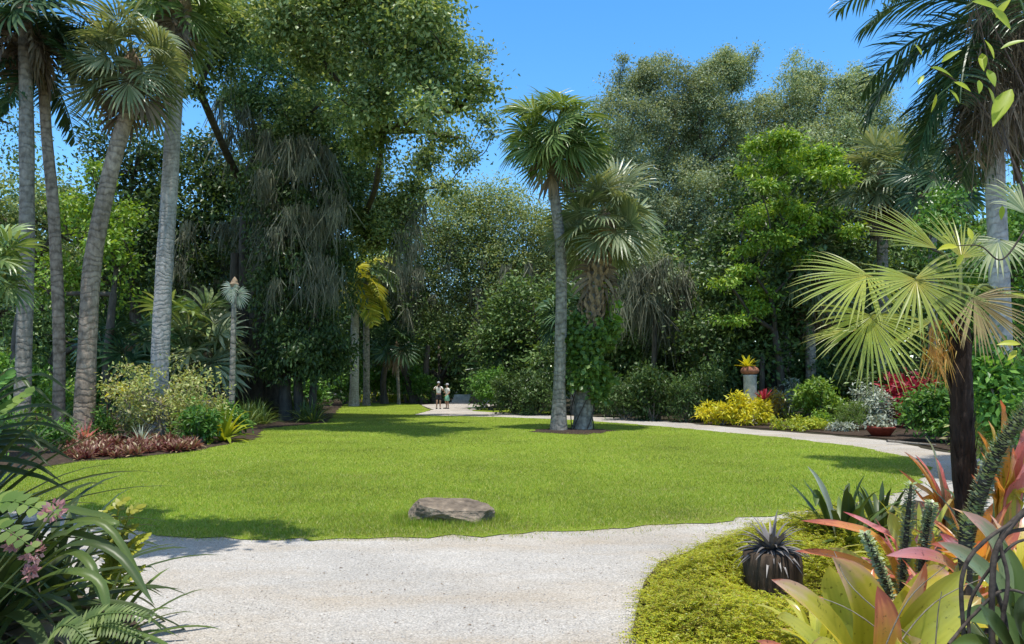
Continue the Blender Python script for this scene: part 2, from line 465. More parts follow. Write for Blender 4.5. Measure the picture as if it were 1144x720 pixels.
M['concrete'] = rough_mat('concrete', (.26, .27, .23), (.5, .49, .44), 5, bump=.3)
M['terracotta'] = rough_mat('terracotta', (.22, .09, .05), (.34, .15, .09), 9, bump=.2)
M['glaze_red'] = rough_mat('glaze_red', (.16, .025, .015), (.25, .05, .03), 9, bump=.1, rough=.45)
M['stump'] = rough_mat('stump', (.03, .022, .016), (.1, .07, .048), 22, stretch=(1, 1, .2), bump=.9, bdist=.02)
M['step_stone'] = rough_mat('step_stone', (.5, .47, .43), (.7, .67, .62), 6, bump=.3)

def ground_mat(name, cols, pos, scale, big, bump, bscale, rough=.95, vor=0, tint=None):
    m, nt, N, L = new_mat(name)
    out = N.new('ShaderNodeOutputMaterial'); b = N.new('ShaderNodeBsdfPrincipled')
    b.inputs['Roughness'].default_value = rough; b.inputs['Specular IOR Level'].default_value = .2
    L.new(b.outputs[0], out.inputs[0])
    tc = N.new('ShaderNodeTexCoord'); v = tc.outputs['Object']
    n1 = noise(nt, v, scale, 6, .7)
    r = ramp(nt, cols, pos); L.new(n1, r.inputs[0])
    col = r.outputs[0]
    n2 = noise(nt, v, big, 5, .6)
    col = mulcol(nt, col, mathn(nt, 'MULTIPLY_ADD', n2, 1.0, .5))
    h = n1
    if tint:
        mp = N.new('ShaderNodeMapping'); mp.inputs['Scale'].default_value = (.45, 1.5, 1); L.new(v, mp.inputs[0])
        n3 = noise(nt, mp.outputs[0], big * 1.1, 5, .7)
        mx = N.new('ShaderNodeMix'); mx.data_type = 'RGBA'
        mr = N.new('ShaderNodeMapRange'); mr.inputs[1].default_value = .44; mr.inputs[2].default_value = .66
        mr.inputs[4].default_value = .75
        L.new(n3, mr.inputs[0]); L.new(mr.outputs[0], mx.inputs[0])
        L.new(col, mx.inputs[6]); mx.inputs[7].default_value = (*tint, 1)
        col = mx.outputs[2]
    if vor:
        vo = N.new('ShaderNodeTexVoronoi'); vo.inputs['Scale'].default_value = vor
        L.new(v, vo.inputs['Vector'])
        hs = N.new('ShaderNodeSeparateXYZ'); L.new(vo.outputs['Color'], hs.inputs[0])
        col = mulcol(nt, col, mathn(nt, 'MULTIPLY_ADD', hs.outputs[0], .5, .72))
        h = mathn(nt, 'MULTIPLY_ADD', vo.outputs['Distance'], -1.2, mathn(nt, 'MULTIPLY', n1, .6))
    L.new(col, b.inputs['Base Color'])
    bp = N.new('ShaderNodeBump'); bp.inputs['Strength'].default_value = bump; bp.inputs['Distance'].default_value = bscale
    L.new(h, bp.inputs['Height']); L.new(bp.outputs[0], b.inputs['Normal'])
    return m
M['gravel'] = ground_mat('gravel', [(.3, .28, .255), (.47, .445, .41), (.64, .61, .57)], [.3, .5, .72], 60, .5, .7, .008, vor=110, tint=(.42, .35, .265))
M['gravel_stone'] = leaf_mat('gravel_stone', [(.28, .26, .24), (.43, .41, .38), (.55, .53, .5), (.3, .25, .2)], rough=.9, trans=0, clump=1)
M['mulch'] = ground_mat('mulch', [(.02, .014, .01), (.06, .042, .03), (.12, .085, .062)], [.3, .5, .75], 16, .7, 1., .03, vor=14)
M['soil'] = ground_mat('soil', [(.018, .016, .01), (.04, .036, .022), (.08, .068, .042)], [.3, .5, .75], 8, .3, .8, .04)
M['turf'] = ground_mat('turf', [(.10, .15, .012), (.18, .25, .02), (.26, .32, .05)], [.3, .5, .72], 24, .35, .8, .03)
M['litter'] = leaf_mat('litter', [(.16, .1, .05), (.26, .17, .08), (.1, .06, .035), (.36, .27, .14)], rough=.8, trans=.15, tcol=(1, .9, .7))

# ---------------------------------------------------------------- palms
def fan_geo(H, d, n, R, segs, arc, costa=.3, droop=.35, fold=.16, mi=0, vfold=.12, fused=.42, jit=.06):
    d = nrm(np.asarray(d, float)); n = np.asarray(n, float); n = nrm(n - d * np.dot(n, d)); s = np.cross(d, n)
    a = np.linspace(-arc, arc, segs) + rng.normal(size=segs) * jit * arc / segs * 4
    dirs = d * np.cos(a)[:, None] + s * np.sin(a)[:, None]
    tang = -d * np.sin(a)[:, None] + s * np.cos(a)[:, None]
    dirs2 = nrm(dirs + n * (vfold * np.abs(np.sin(a)) - costa * .35 * np.maximum(0, np.cos(a)))[:, None])
    st = np.asarray(H) + d * (costa * R * np.maximum(0, np.cos(a)) * .5)[:, None]
    da = 2 * arc / segs
    LL = R * (1 - .28 * (np.abs(a) / arc) ** 2) * rng.uniform(.92, 1.05, segs)
    W = np.full(segs, 2 * math.tan(da / 2) * fused * R * 1.04)
    wp = lambda t: np.where(t < fused, np.maximum(.04, t / fused), np.maximum(.02, 1 - ((t - fused) / (1 - fused)) ** 1.4))
    return blades(st, dirs2, LL, W, S=7, droop=droop * rng.uniform(.6, 1.4, segs), fold=fold, side=tang, wprof=wp, power=2.2, roll=rng.normal(size=segs) * .12, mi=mi)

_fr = {}
def fan_frond(e, mat, segs=24, dead=False):
    key = ('fan', e, mat, segs)
    if key in _fr: return _fr[key]
    er = math.radians(e)
    d0 = np.array([0, math.cos(er), math.sin(er)])
    pl = .72
    pts = [np.zeros(3)]
    cur = d0.copy(); 
    for i in range(6):
        pts.append(pts[-1] + cur * pl / 6); cur = nrm(cur + np.array([0, 0, -.075]))
    geo = tube(pts, np.linspace(.028, .014, 7), 5)
    d = nrm(cur + np.array([0, 0, -.25])); n = np.array([0, -d[2], d[1]])
    geo.append(fan_geo(pts[-1], d, n, 1.12, segs, math.radians(130), droop=.75 if not dead else 1.7, vfold=.25, fused=.46, costa=.45))
    me = mesh_from('fan_frond', geo, M[mat]); _fr[key] = me
    return me

def feather_geo(e, n=44, L=1.0, droop=1.0, pl=.34, w=.022, hang=.5, start=.16):
    er = math.radians(e)
    cur = np.array([0, math.cos(er), math.sin(er)]); pts = [np.zeros(3)]
    K = 14
    for i in range(K):
        pts.append(pts[-1] + cur * L / K); cur = nrm(cur + np.array([0, 0, -droop / K * (.4 + 1.2 * i / K)]))
    pts = np.array(pts)
    geo = tube(pts, np.linspace(.018, .003, K + 1), 5)
    t = np.linspace(start, 1, n); idx = t * K
    T = nrm(np.gradient(pts, axis=0))
    pos = np.stack([np.interp(idx, np.arange(K + 1), pts[:, k]) for k in range(3)], 1)
    tan = nrm(np.stack([np.interp(idx, np.arange(K + 1), T[:, k]) for k in range(3)], 1))
    X = np.array([1., 0, 0]); up = np.cross(X, tan)
    ll = pl * L * np.interp(t, [start, .3, .6, .9, 1], [.6, .95, 1, .6, .3])
    for sgn in (-1, 1):
        D = tan * .55 + X * sgn * .8 + up * rng.uniform(-.1, .35, (n, 1))
        geo.append(blades(pos, D, ll * rng.uniform(.85, 1.1, n), w * L, S=4, droop=hang * rng.uniform(.7, 1.4, n), prof='lance', fold=.15, roll=rng.normal(size=n) * .4))
    return geo

def feather_frond(e, mat, **k):
    key = ('feather', e, mat, tuple(sorted(k.items())))
    if key not in _fr: _fr[key] = mesh_from('feather_frond', feather_geo(e, **k), M[mat])
    return _fr[key]

def boots_geo(path, r, z0, z1, n=90, L=.42, W=.15):
    path = np.asarray(path)
    u = np.linspace(z0, z1, n)
    c = np.stack([np.interp(u, np.linspace(0, 1, len(path)), path[:, k]) for k in range(3)], 1)
    a = np.arange(n) * 2.4
    rad = np.stack([np.cos(a), np.sin(a), 0 * a], 1); tg = np.stack([-np.sin(a), np.cos(a), 0 * a], 1)
    gs = []
    for sg in (-1, 1):
        gs.append(blades(c + rad * r * .95, rad * .45 + tg * sg * .45 + np.array([0, 0, .9]), L * rng.uniform(.8, 1.2, n), W, S=3, droop=-.2, prof='strap', fold=.25, side=tg))
    return gs

def palm(name, label, base, top, r0, r1, trunk_mat, frond_len, kind='fan', n=26, leaf='palm_leaf', mid=None, e_rng=(-45, 80),
         skirt=0, skirt_mat='palm_dead', boots=None, group=None, cat='palm tree', segs=24, fk=None, extra=None, azs=None, flare=1.25):
    base = np.asarray(base, float); top = np.asarray(top, float)
    t = thing(name, label, cat, base, group)
    ctrl = [np.zeros(3)] + [np.asarray(q) - base for q in (mid or [])] + [top - base]
    pts = spline(ctrl, 22)
    rad = np.linspace(r0, r1, 22); rad[:3] *= np.array([flare, 1 + (flare - 1) * .35, 1.05]); 
    rad = rad * rng.uniform(.97, 1.03, 22)
    pts[0][2] -= .05
    build('trunk', tube(pts, rad, 14, .02), M[trunk_mat], t, True)
    if boots: 
        build('old_leaf_bases', boots_geo(pts, (r0 + r1) / 2 * 1.05, boots[0], boots[1], boots[2], boots[3], boots[4]), M['boot'], t)
    tp = pts[-1]
    # crown shaft of petiole bases
    build('crown_heart', tube(spline([tp - np.array([0, 0, r1 * 2]), tp, tp + np.array([0, 0, r1 * 2.4])], 7), [r1 * 1.1, r1 * 1.5, r1 * 1.7, r1 * 1.5, r1 * 1.1, r1 * .7, r1 * .2], 9, .15), M['boot' if kind == 'fan' else 'stem_green'], t)
    for i in range(n):
        f = (i + .5) / n
        e = e_rng[1] + (e_rng[0] - e_rng[1]) * f ** .85
        e = int(round(e / 12.0) * 12)
        az = i * 2.39996 + rng.normal() * .15 if azs is None else azs[i % len(azs)] + rng.normal() * .1
        me = fan_frond(e, leaf, segs) if kind == 'fan' else feather_frond(e, leaf, **(fk or {}))
        link('frond', me, t, tuple(tp + np.array([0, 0, r1 * (1.6 - 2.4 * f)])), (0, float(np.clip(rng.normal() * .55, -1.2, 1.2)) if kind == 'fan' else rng.normal() * .25, az), frond_len * rng.uniform(.85, 1.1))
    for i in range(skirt):
        e = int(rng.choice([-48, -60, -72, -84]))
        me = fan_frond(e, skirt_mat, 18, True) if kind == 'fan' else feather_frond(e, skirt_mat, **(fk or {}))
        link('dead_frond', me, t, tuple(tp + np.array([0, 0, -r1 * rng.uniform(0, 5)])), (0, rng.normal() * .3, rng.uniform(0, 2 * PI)), frond_len * rng.uniform(.6, .95))
    return t

# ---------------------------------------------------------------- trees, shrubs, rosettes
def tree(name, label, bx, Y, blobs, leaf, n, L, W, clump_r=.7, trunk_r=.3, bark='bark', cat='tree', group=None, stems=None, moss=None,
         moss_mat='moss', moss_len=1.6, moss_w=.05, moss_spread=.34, per=14, fork=.4, limb_k=.35, twigs=True, base=None, **kw):
    base = GX(bx, Y) if base is None else np.asarray(base, float)
    t = thing(name, label, cat, base, group)
    s = m_px(Y); B = []
    for b in blobs:
        dy = b[4] if len(b) > 4 else rng.uniform(-.35, .35) * b[2] * s * 1.6
        c = P(b[0], b[1], Y + dy) - base
        s_ = m_px(Y + dy)
        rx, rz = b[2] * s_, b[3] * s_
        B.append((c, np.array([rx, (rx + rz) / 2 * 1.0, rz])))
    low = min(b[0][2] - b[1][2] for b in B); high = max(b[0][2] for b in B)
    geo = []
    roots = []
    for q in (stems or [(bx, None)]):
        sx = (q[0] - bx) * s
        fz = q[1] if q[1] else max(1.2, low + (high - low) * fork * .5)
        fp = np.array([sx + rng.normal() * .15, rng.normal() * .3, fz])
        pts = spline([np.array([sx * .8, rng.normal() * .2 if stems else 0, -.1]), np.array([sx, 0, fz * .5]) + rng.normal(size=3) * .08, fp], 9)
        rr = trunk_r * (q[2] if len(q) > 2 else 1)
        rad = np.linspace(rr, rr * .72, 9); rad[0] *= 1.4; rad[1] *= 1.12
        geo += tube(pts, rad, 10, .07)
        roots.append((fp, rr * .7))
    lg, cents = crown([(b[0], b[1]) for b in B], n, clump_r, L, W, per=per, **kw)
    nodes = [(f, fr, 0.) for f, fr in roots]
    order = sorted(range(len(B)), key=lambda q: min(np.linalg.norm(f - B[q][0]) for f, _ in roots))
    for q in order:
        c, r = B[q]; e_ = c - np.array([0, 0, r[2] * .25])
        cost = [np.linalg.norm(e_ - nd[0]) * (1 + .8 * max(0, (nd[0][2] - e_[2]) / (np.linalg.norm(e_ - nd[0]) + .1))) + .45 * nd[2] for nd in nodes]
        k = int(np.argmin(cost)); fp, fr, ln = nodes[k]
        r1 = max(.025, fr * .62)
        geo += limb(fp, e_, fr * .78, r1, sag=.07, n=9)
        nodes.append((e_, r1, ln + np.linalg.norm(e_ - fp)))
        if twigs:
            cc = cents[q]
            for jj in rng.choice(len(cc), min(len(cc), 9), replace=False):
                geo += limb(e_, cc[jj], r1 * .5, .012 + .06 * r1, n=5, seg=4)
    build('trunk', geo, M[bark], t, True)
    build('crown', [lg], M[leaf], t)
    if moss:
        an = []
        for (px, py, dy) in moss: an.append(P(px, py, Y + dy) - base)
        for q in an[:100]: build('hanging_moss', [moss_strands([q], moss_len, per=46, w=moss_w * .55, spread=moss_spread)], M[moss_mat], t)
    return t

def dome(w, h, k=7, y_r=.8):
    """blobs that fill a shrub w wide and h high standing on the origin"""
    B = [(np.array([0, 0, h * .5]), np.array([w * .38, w * .38 * y_r, h * .5]))]
    for i in range(k):
        a = i * 2 * PI / k + rng.uniform(-.3, .3); rr = rng.uniform(.22, .36) * w
        hz = rng.uniform(.25, .68) * h
        r = rng.uniform(.16, .26)
        B.append((np.array([math.cos(a) * rr, math.sin(a) * rr * y_r, hz]), np.array([r * w, r * w, rng.uniform(.2, .34) * h])))
    return B

_sh = {}
def shrub(name, label, px, py, w, h, leaf, n, L, W, clump_r=.12, group=None, cat='shrub', bark='twig', Y=None, key=None, k=7, per=10, stems=7, **kw):
    base = G(px, py) if Y is None else GX(px, Y)
    Yd = base[1]; s = m_px(Yd)
    t = thing(name, label, cat, base, group, rng.uniform(0, 6.28) if key else 0)
    wm, hm = w * s, h * s
    kk = (key, leaf) if key else None
    if kk and kk in _sh:
        mf, mst, w0, h0 = _sh[kk]
        sc = (wm / w0, wm / w0, hm / h0)
        link('foliage', mf, t, scale=sc); link('stems', mst, t, scale=sc)
        return t
    B = dome(wm, hm, k)
    lg, cc = crown(B, n, clump_r, L, W, per=per, shell=.55, topbias=.5, **kw)
    geo = []
    for i in range(min(stems, len(B))):
        geo += limb(np.array([rng.normal() * .03 * wm, rng.normal() * .03 * wm, -.03]), B[i][0], .012 + hm * .012, .006, n=5, seg=5)
        for j in range(min(3, len(cc[i]))): geo += limb(B[i][0], cc[i][j], .008 + hm * .004, .004, n=4, seg=4)
    mf = mesh_from('foliage', [lg], M[leaf]); mst = mesh_from('stems', geo, M[bark], True)
    link('foliage', mf, t); link('stems', mst, t)
    if kk: _sh[kk] = (mf, mst, wm, hm)
    return t

def rosette_geo(n, L, W, elev=(10, 80), droop=.7, prof='strap', fold=.15, S=8, spread=.04, power=1.3, mi=0):
    i = np.arange(n); f = (i + .5) / n
    a = i * 2.39996 + rng.normal(size=n) * .12
    e = np.radians(elev[1] + (elev[0] - elev[1]) * f + rng.normal(size=n) * 4)
    D = np.stack([np.cos(a) * np.cos(e), np.sin(a) * np.cos(e), np.sin(e)], 1)
    base = np.stack([np.cos(a), np.sin(a), 0 * a], 1) * spread * (f[:, None] + .3) + np.array([0, 0, .02])
    return blades(base, D, L * rng.uniform(.75, 1.1, n), W * rng.uniform(.85, 1.1, n), S=S, droop=droop * rng.uniform(.6, 1.4, n), prof=prof, fold=fold, power=power, mi=mi, roll=rng.normal(size=n) * .1)

def split_blades(g, n):
    """one geo of n equal blades -> n geos"""
    V, F, mi, UV = g
    kv = len(V) // n
    order = np.argsort(F[:, 0] // kv, kind='stable'); F = F[order]; kf = len(F) // n
    return [(V[i * kv:(i + 1) * kv], F[i * kf:(i + 1) * kf] - i * kv, mi, UV[i * kv:(i + 1) * kv]) for i in range(n)]

def rosette(name, label, loc, n, L, W, leaf, cat='plant', group=None, parts=False, **kw):
    g = rosette_geo(n, L, W, **kw)
    if parts:
        t = thing(name, label, cat, loc, group)
        for q in split_blades(g, n): build('leaf', [q], M[leaf], t, True)
        return t
    o = build(name, [g], M[leaf], None, True, loc)
    return tag(o, label, cat, group)

def ribbon(ctrl, W, nv, S=14, fold=.2, prof='brom', wave=0.):
    pts = spline(ctrl, S + 1)
    T = nrm(np.gradient(pts, axis=0)); nv = np.asarray(nv, float)
    side = nrm(np.cross(T, nv)); N_ = nrm(np.cross(side, T))
    t = np.linspace(0, 1, S + 1); w = W * PROF[prof](t)
    cols = np.array([-1, -.5, 0, .5, 1.]); 
    V = []
    for c in cols:
        lift = fold * w * (abs(c) ** 1.5) + wave * w * np.sin(t * 11 + c * 3) * abs(c)
        V.append(pts + side * (w * c / 2)[:, None] + N_ * lift[:, None])
    V = np.stack(V, 1); k = len(cols)
    F = []
    for i in range(S):
        for j in range(k - 1): F.append([i * k + j, i * k + j + 1, (i + 1) * k + j + 1, (i + 1) * k + j])
    UV = np.stack(np.meshgrid((cols + 1) / 2, t), -1).reshape(-1, 2)
    return (V.reshape(-1, 3), np.array(F), 0, UV)

def inpoly(x, y, poly):
    poly = np.asarray(poly); c = np.zeros(len(x), bool); j = len(poly) - 1
    for i in range(len(poly)):
        xi, yi = poly[i]; xj, yj = poly[j]
        hit = ((yi > y) != (yj > y)) & (x < (xj - xi) * (y - yi) / (yj - yi + 1e-12) + xi)
        c ^= hit; j = i
    return c

def edge_dist(x, y, poly):
    poly = np.asarray(poly); d = np.full(len(x), 1e9)
    for i in range(len(poly)):
        a = poly[i]; b = poly[(i + 1) % len(poly)]; ab = b - a
        t = np.clip(((x - a[0]) * ab[0] + (y - a[1]) * ab[1]) / (ab @ ab + 1e-12), 0, 1)
        d = np.minimum(d, np.hypot(x - a[0] - t * ab[0], y - a[1] - t * ab[1]))
    return d

def sheet(name, poly, z, mat, wob=0.05, step=.5):
    """a ground sheet with a slightly irregular edge, filled by bmesh"""
    import bmesh
    pts = []
    poly = np.asarray(poly)
    for i in range(len(poly)):
        a, b = poly[i], poly[(i + 1) % len(poly)]
        k = max(1, int(min(60, np.linalg.norm(b - a) / step)))
        for j in range(k):
            p = a + (b - a) * j / k
            pts.append(p + rng.normal(size=2) * wob)
    bm = bmesh.new()
    vs = [bm.verts.new((p[0], p[1], z)) for p in pts]
    es = [bm.edges.new((vs[i], vs[(i + 1) % len(vs)])) for i in range(len(vs))]
    bmesh.ops.triangle_fill(bm, edges=es, use_beauty=True)
    for f in bm.faces:
        if f.normal.z < 0: f.normal_flip()
    me = bpy.data.meshes.new(name); bm.to_mesh(me); bm.free(); me.materials.append(M[mat])
    return tag(link(name, me), kind='structure')

# ================================================================ SETTING
def gp(pxs, sm=0):
    return np.array([G(*p)[:2] for p in pxs])

gnd = np.array([[-260, -30], [260, -30], [260, 420], [-260, 420.]])
struct('ground', [(np.c_[gnd, np.zeros(4)], np.array([[0, 1, 2, 3]]))], M['soil'])

gravel_poly = np.vstack([[[-14, -4], [13, -4], [13, 8], [11, 13.5]],
    gp([(1144, 523), (1070, 508), (985, 492), (900, 484.5), (830, 479), (780, 474), (720, 468.5), (640, 465), (570, 462), (540, 458.5), (548, 454), (560, 451.5)]),
    [[-.8, 63], [-5.5, 63]], gp([(470, 452.5), (484, 458), (462, 463.5), (380, 485)]), [[-8, 15], [-14, 10]]])
sheet('gravel_path', gravel_poly, .004, 'gravel', .06)

lawn_px = [(0, 560), (60, 570), (110, 583), (150, 595), (200, 601), (300, 604), (450, 603), (560, 598), (680, 592), (790, 584), (880, 575), (960, 563), (1005, 550), (1032, 535), (1040, 523), (1015, 511), (960, 500), (880, 490), (780, 480.5), (700, 473.5), (640, 469.5), (560, 466.3), (500, 465.2), (462, 464), (481, 458.5), (468, 452), (440, 450), (385, 450), (250, 462), (100, 490), (-120, 530)]
lawn_poly = gp(lawn_px)
sheet('lawn', lawn_poly, .012, 'turf', .06, .22)
wedge_poly = gp([(527, 459.5), (545, 456), (600, 459), (640, 462.5), (600, 463), (560, 461.5)])
sheet('lawn', wedge_poly, .012, 'turf', .04)

bed_left = np.vstack([gp([(-60, 540), (85, 517), (150, 512), (215, 505), (255, 497), (290, 489), (292, 480), (330, 476), (366, 473), (374, 462), (384, 452)]), [[-14, 75], [-60, 75], [-60, 9]]])
sheet('planting_bed', bed_left, .020, 'mulch', .08)
bed_right = np.vstack([gp([(1144, 519), (1070, 505), (985, 490), (900, 482.5), (830, 477.5), (783, 473)]), [[11, 34], [40, 60], [60, 14]]])
sheet('planting_bed', bed_right, .020, 'mulch', .06)
ring = []
c0 = G(640, 482)
for i in range(22):
    a = i * 2 * PI / 22
    ring.append([c0[0] + math.cos(a) * 1.45 * rng.uniform(.85, 1.15), c0[1] + math.sin(a) * 1.6 * rng.uniform(.85, 1.15)])
sheet('mulch_ring', np.array(ring), .020, 'mulch', .12)
bed_front = np.array([[1.05, 3.2], *gp([(710, 712), (720, 655), (742, 630), (795, 608), (855, 594), (908, 585), (965, 574), (1020, 560)]).tolist(), [6.5, 8.6], [10, 8], [10, 1.5], [1.3, 1.5]])
sheet('planting_bed', bed_front, .016, 'mulch', .05)
bed_fl = np.array([[-1.75, 2.0], [-1.95, 3.0], [-2.0, 4.2], [-2.7, 5.4], [-4.2, 6.6], [-9, 7], [-9, 1], [-2.2, 1]])
sheet('planting_bed', bed_fl, .016, 'mulch', .05)

def grass_field(N, poly, rect):
    x0, y0, x1, y1 = rect
    px = rng.uniform(x0, x1, N); py = y0 + (y1 - y0) * rng.random(N)
    a = (px - 572) / FPX; b = (360 - py) / FPX
    dz = sp + b * cp; tt = -CAM_H / dz
    X, Y = a * tt, (cp - b * sp) * tt
    ed0 = edge_dist(X, Y, poly)
    ok = (inpoly(X, Y, poly) | (rng.random(N) < .55 * np.exp(-ed0 / .07)) | ((np.sin(X * 9 + np.cos(Y * 7) * 2) > .6) & (rng.random(N) < .5 * np.exp(-ed0 / .16)))) & ~((np.hypot((X - c0[0]) / 1.45, (Y - c0[1]) / 1.6) < rng.uniform(.78, 1.05, N)))
    for bp in (bed_left,): ok &= ~inpoly(X, Y, bp)
    X, Y = X[ok], Y[ok]; n = len(X)
    p = np.stack([X, Y, np.full(n, .01)], 1)
    ed = edge_dist(X, Y, poly)
    h = rng.uniform(.018, .046, n) * np.clip(.5 + ed / .5, .5, 1)
    rb_ = G(501, 587); h = h * np.where((np.hypot((X - rb_[0]) / 1.0, (Y - rb_[1] - .28) / .8) < .72), 2.1, 1)
    keep = rng.random(n) < np.clip(.5 + ed / .35, 0, 1)
    p, h, Y = p[keep], h[keep], Y[keep]; n = len(p)
    an = rng.uniform(0, 2 * PI, n); w = np.maximum(.006, .75 * Y / FPX * .7)
    s = np.stack([np.cos(an), np.sin(an), 0 * an], 1) * w[:, None] / 2
    tip = p + np.stack([rng.normal(size=n) * .022, rng.normal(size=n) * .022, h], 1)
    V = np.stack([p - s, p + s, tip], 1).reshape(-1, 3)
    F = np.arange(n * 3).reshape(n, 3)
    pat = np.sin(p[:, 0] * 1.3 + 2 * np.sin(p[:, 1] * .9)) * np.sin(p[:, 1] * 1.7 + 1.5 * np.sin(p[:, 0] * .7))
    e3 = edge_dist(p[:, 0], p[:, 1], poly)
    dry = rng.random(n) < .04 + .3 * np.exp(-e3 / .22) + .16 * np.clip((pat - .55) / .3, 0, 1)
    return [(V, F[~dry], 0), (V, F[dry], 1)]
gf = grass_field(430000, lawn_poly, (-60, 449.5, 1060, 606))
tag(build('lawn_grass', gf, [M['grass'], M['dry_grass']]), 'short sunlit green grass of the oval lawn', kind='stuff')

# loose stones and leaf litter on the gravel
def scatter(N, rect, poly, excl):
    x0, y0, x1, y1 = rect
    px = rng.uniform(x0, x1, N); py = rng.uniform(y0, y1, N)
    q = np.array([G(a, b) for a, b in zip(px, py)])
    ok = inpoly(q[:, 0], q[:, 1], poly)
    for e in excl: ok &= ~inpoly(q[:, 0], q[:, 1], e)
    return q[ok]
q = scatter(9000, (60, 560, 1040, 760), gravel_poly, [bed_front, bed_fl])
n = len(q); r = rng.uniform(.003, .0085, n)
octa = np.array([[1, 0, 0], [0, 1, 0], [-1, 0, 0], [0, -1, 0], [0, 0, .7], [0, 0, -.7]])
V = (q + np.array([0, 0, .005]))[:, None, :] + octa[None] * r[:, None, None] * rng.uniform(.6, 1.4, (n, 6, 3))
F = np.array([[0, 1, 4], [1, 2, 4], [2, 3, 4], [3, 0, 4], [1, 0, 5], [2, 1, 5], [3, 2, 5], [0, 3, 5]])
tag(build('loose_gravel', [(V.reshape(-1, 3), (np.arange(n)[:, None, None] * 6 + F[None]).reshape(-1, 3))], M['gravel_stone']), 'pale loose stones lying on the gravel path', kind='stuff')
q = scatter(230, (60, 560, 1040, 740), gravel_poly, [bed_front, bed_fl])
q2 = scatter(420, (40, 490, 1040, 603), lawn_poly, [bed_left]); q2[:, 2] = .035
q = np.vstack([q, q2])
n = len(q); a = rng.uniform(0, 6.28, n)
tag(build('leaf_litter', [leafq(q + np.array([0, 0, .012]), np.stack([np.cos(a), np.sin(a), .1 + 0 * a], 1), np.tile([0, 0, 1.], (n, 1)) + rng.normal(size=(n, 3)) * .3, rng.uniform(.015, .04, n), rng.uniform(.006, .013, n), .3)], M['litter']), 'small brown dry leaves fallen on the gravel', kind='stuff')

# ================================================================ LAWN CENTRE
bt = G(624, 481)
palm('cabbage_palm', 'tall slender cabbage palm with round crown standing alone on the lawn', bt, P(620, 151, bt[1]), .215, .17, 'palm_dusk', 1.2, mid=[P(627, 300, bt[1]), P(619, 210, bt[1])], n=36, segs=30, e_rng=(-52, 74), flare=1.45, skirt=3)
bs = G(652, 481) + np.array([0, .5, 0])
sp_ = palm('cabbage_palm', 'shorter cabbage palm with criss-cross leaf stubs and a climbing vine on its trunk', bs, P(675, 254, bs[1]), .33, .31, 'palm_dusk', 1.3, mid=[P(657, 400, bs[1]), P(664, 330, bs[1])], n=32, leaf='palm_pale', segs=30, e_rng=(-18, 84), boots=(.45, .99, 120, .42, .17), skirt=2, flare=1.15)
# vine on the short palm
bl = [(P(655, 395, bs[1]), np.array([.55, .5, .7])), (P(664, 430, bs[1]), np.array([.5, .42, .7])), (P(653, 365, bs[1]), np.array([.6, .5, .5])), (P(640, 385, bs[1]), np.array([.4, .5, .7])), (P(676, 378, bs[1]), np.array([.35, .4, .5]))]
bl = [(c - bs, r) for c, r in bl]
t = thing('climbing_vine', 'light green large-leaved vine wrapping the lower trunk of the shorter palm', 'vine', bs)
bl += [(P(x_, y_, bs[1] - .45) - bs, np.array([.3, .16, .36])) for x_, y_ in ((655, 380), (648, 400), (664, 410), (655, 430), (646, 425), (668, 385))]
lg, cc = crown(bl, 6500, .2, .22, .16, per=8, out=.7, up=.3, down=.4, shell=.75)
build('foliage', [lg], M['vine_leaf'], t)
lg, cc = crown([(P(680, 340, bs[1]) - bs, np.array([.25, .25, .6])), (P(675, 320, bs[1]) - bs, np.array([.2, .2, .3]))], 120, .2, .34, .22, per=8, down=.6)
build('young_leaves', [lg], M['bright_leaf'], t)
geo = []
for k in range(5):
    pts = []
    for z in np.linspace(0, 3.6, 16):
        aa = k * 1.25 + z * 1.1; pts.append([.42 * math.cos(aa) + z * .03, .42 * math.sin(aa), z])
    geo += tube(pts, .02, 5)
build('stems', geo, M['vine_bark'], t, True)

# the boulder
def boulder():
    import bmesh
    from mathutils import noise as mn
    bm = bmesh.new(); bmesh.ops.create_icosphere(bm, subdivisions=5, radius=1)
    planes = [(Vector((0.06, -.12, 1)), .5), (Vector((-.1, -1, -.55)), .55), (Vector((-1, -.3, .25)), .8), (Vector((1, -.4, -.1)), .86), (Vector((.45, -1, .35)), .72), (Vector((-.3, 1, .2)), .75), (Vector((-.55, -.75, .1)), .72)]
    for v in bm.verts:
        co = v.co.copy()
        for nn_, dd in planes:
            nn_ = nn_.normalized(); k = co.dot(nn_) - dd
            if k > 0: co -= nn_ * k * .985
        f = mn.fractal(co * 1.8, 1, 2, 6) * .05 + mn.fractal(co * 6 + Vector((3, 1, 2)), 1, 2, 4) * .03
        co += co.normalized() * f
        v.co = Vector((co.x * .53, co.y * .36, co.z * .22 + .07))
    me = bpy.data.meshes.new('boulder'); bm.to_mesh(me); bm.free(); me.materials.append(M['rock'])
    for p in me.polygons: p.use_smooth = False
    return me
rb = G(501, 587)
o = link('boulder', boulder(), None, (rb[0], rb[1] + .24, .02), (math.radians(4), math.radians(3), math.radians(-6)), 1.0)
tag(o, 'flat-topped grey and tan boulder lying on the front edge of the lawn', 'boulder')

# ================================================================ SUN AND SHADE TREES: LEFT
def ppath(*q): return [P(x, y, Y) for x, y, Y in q]
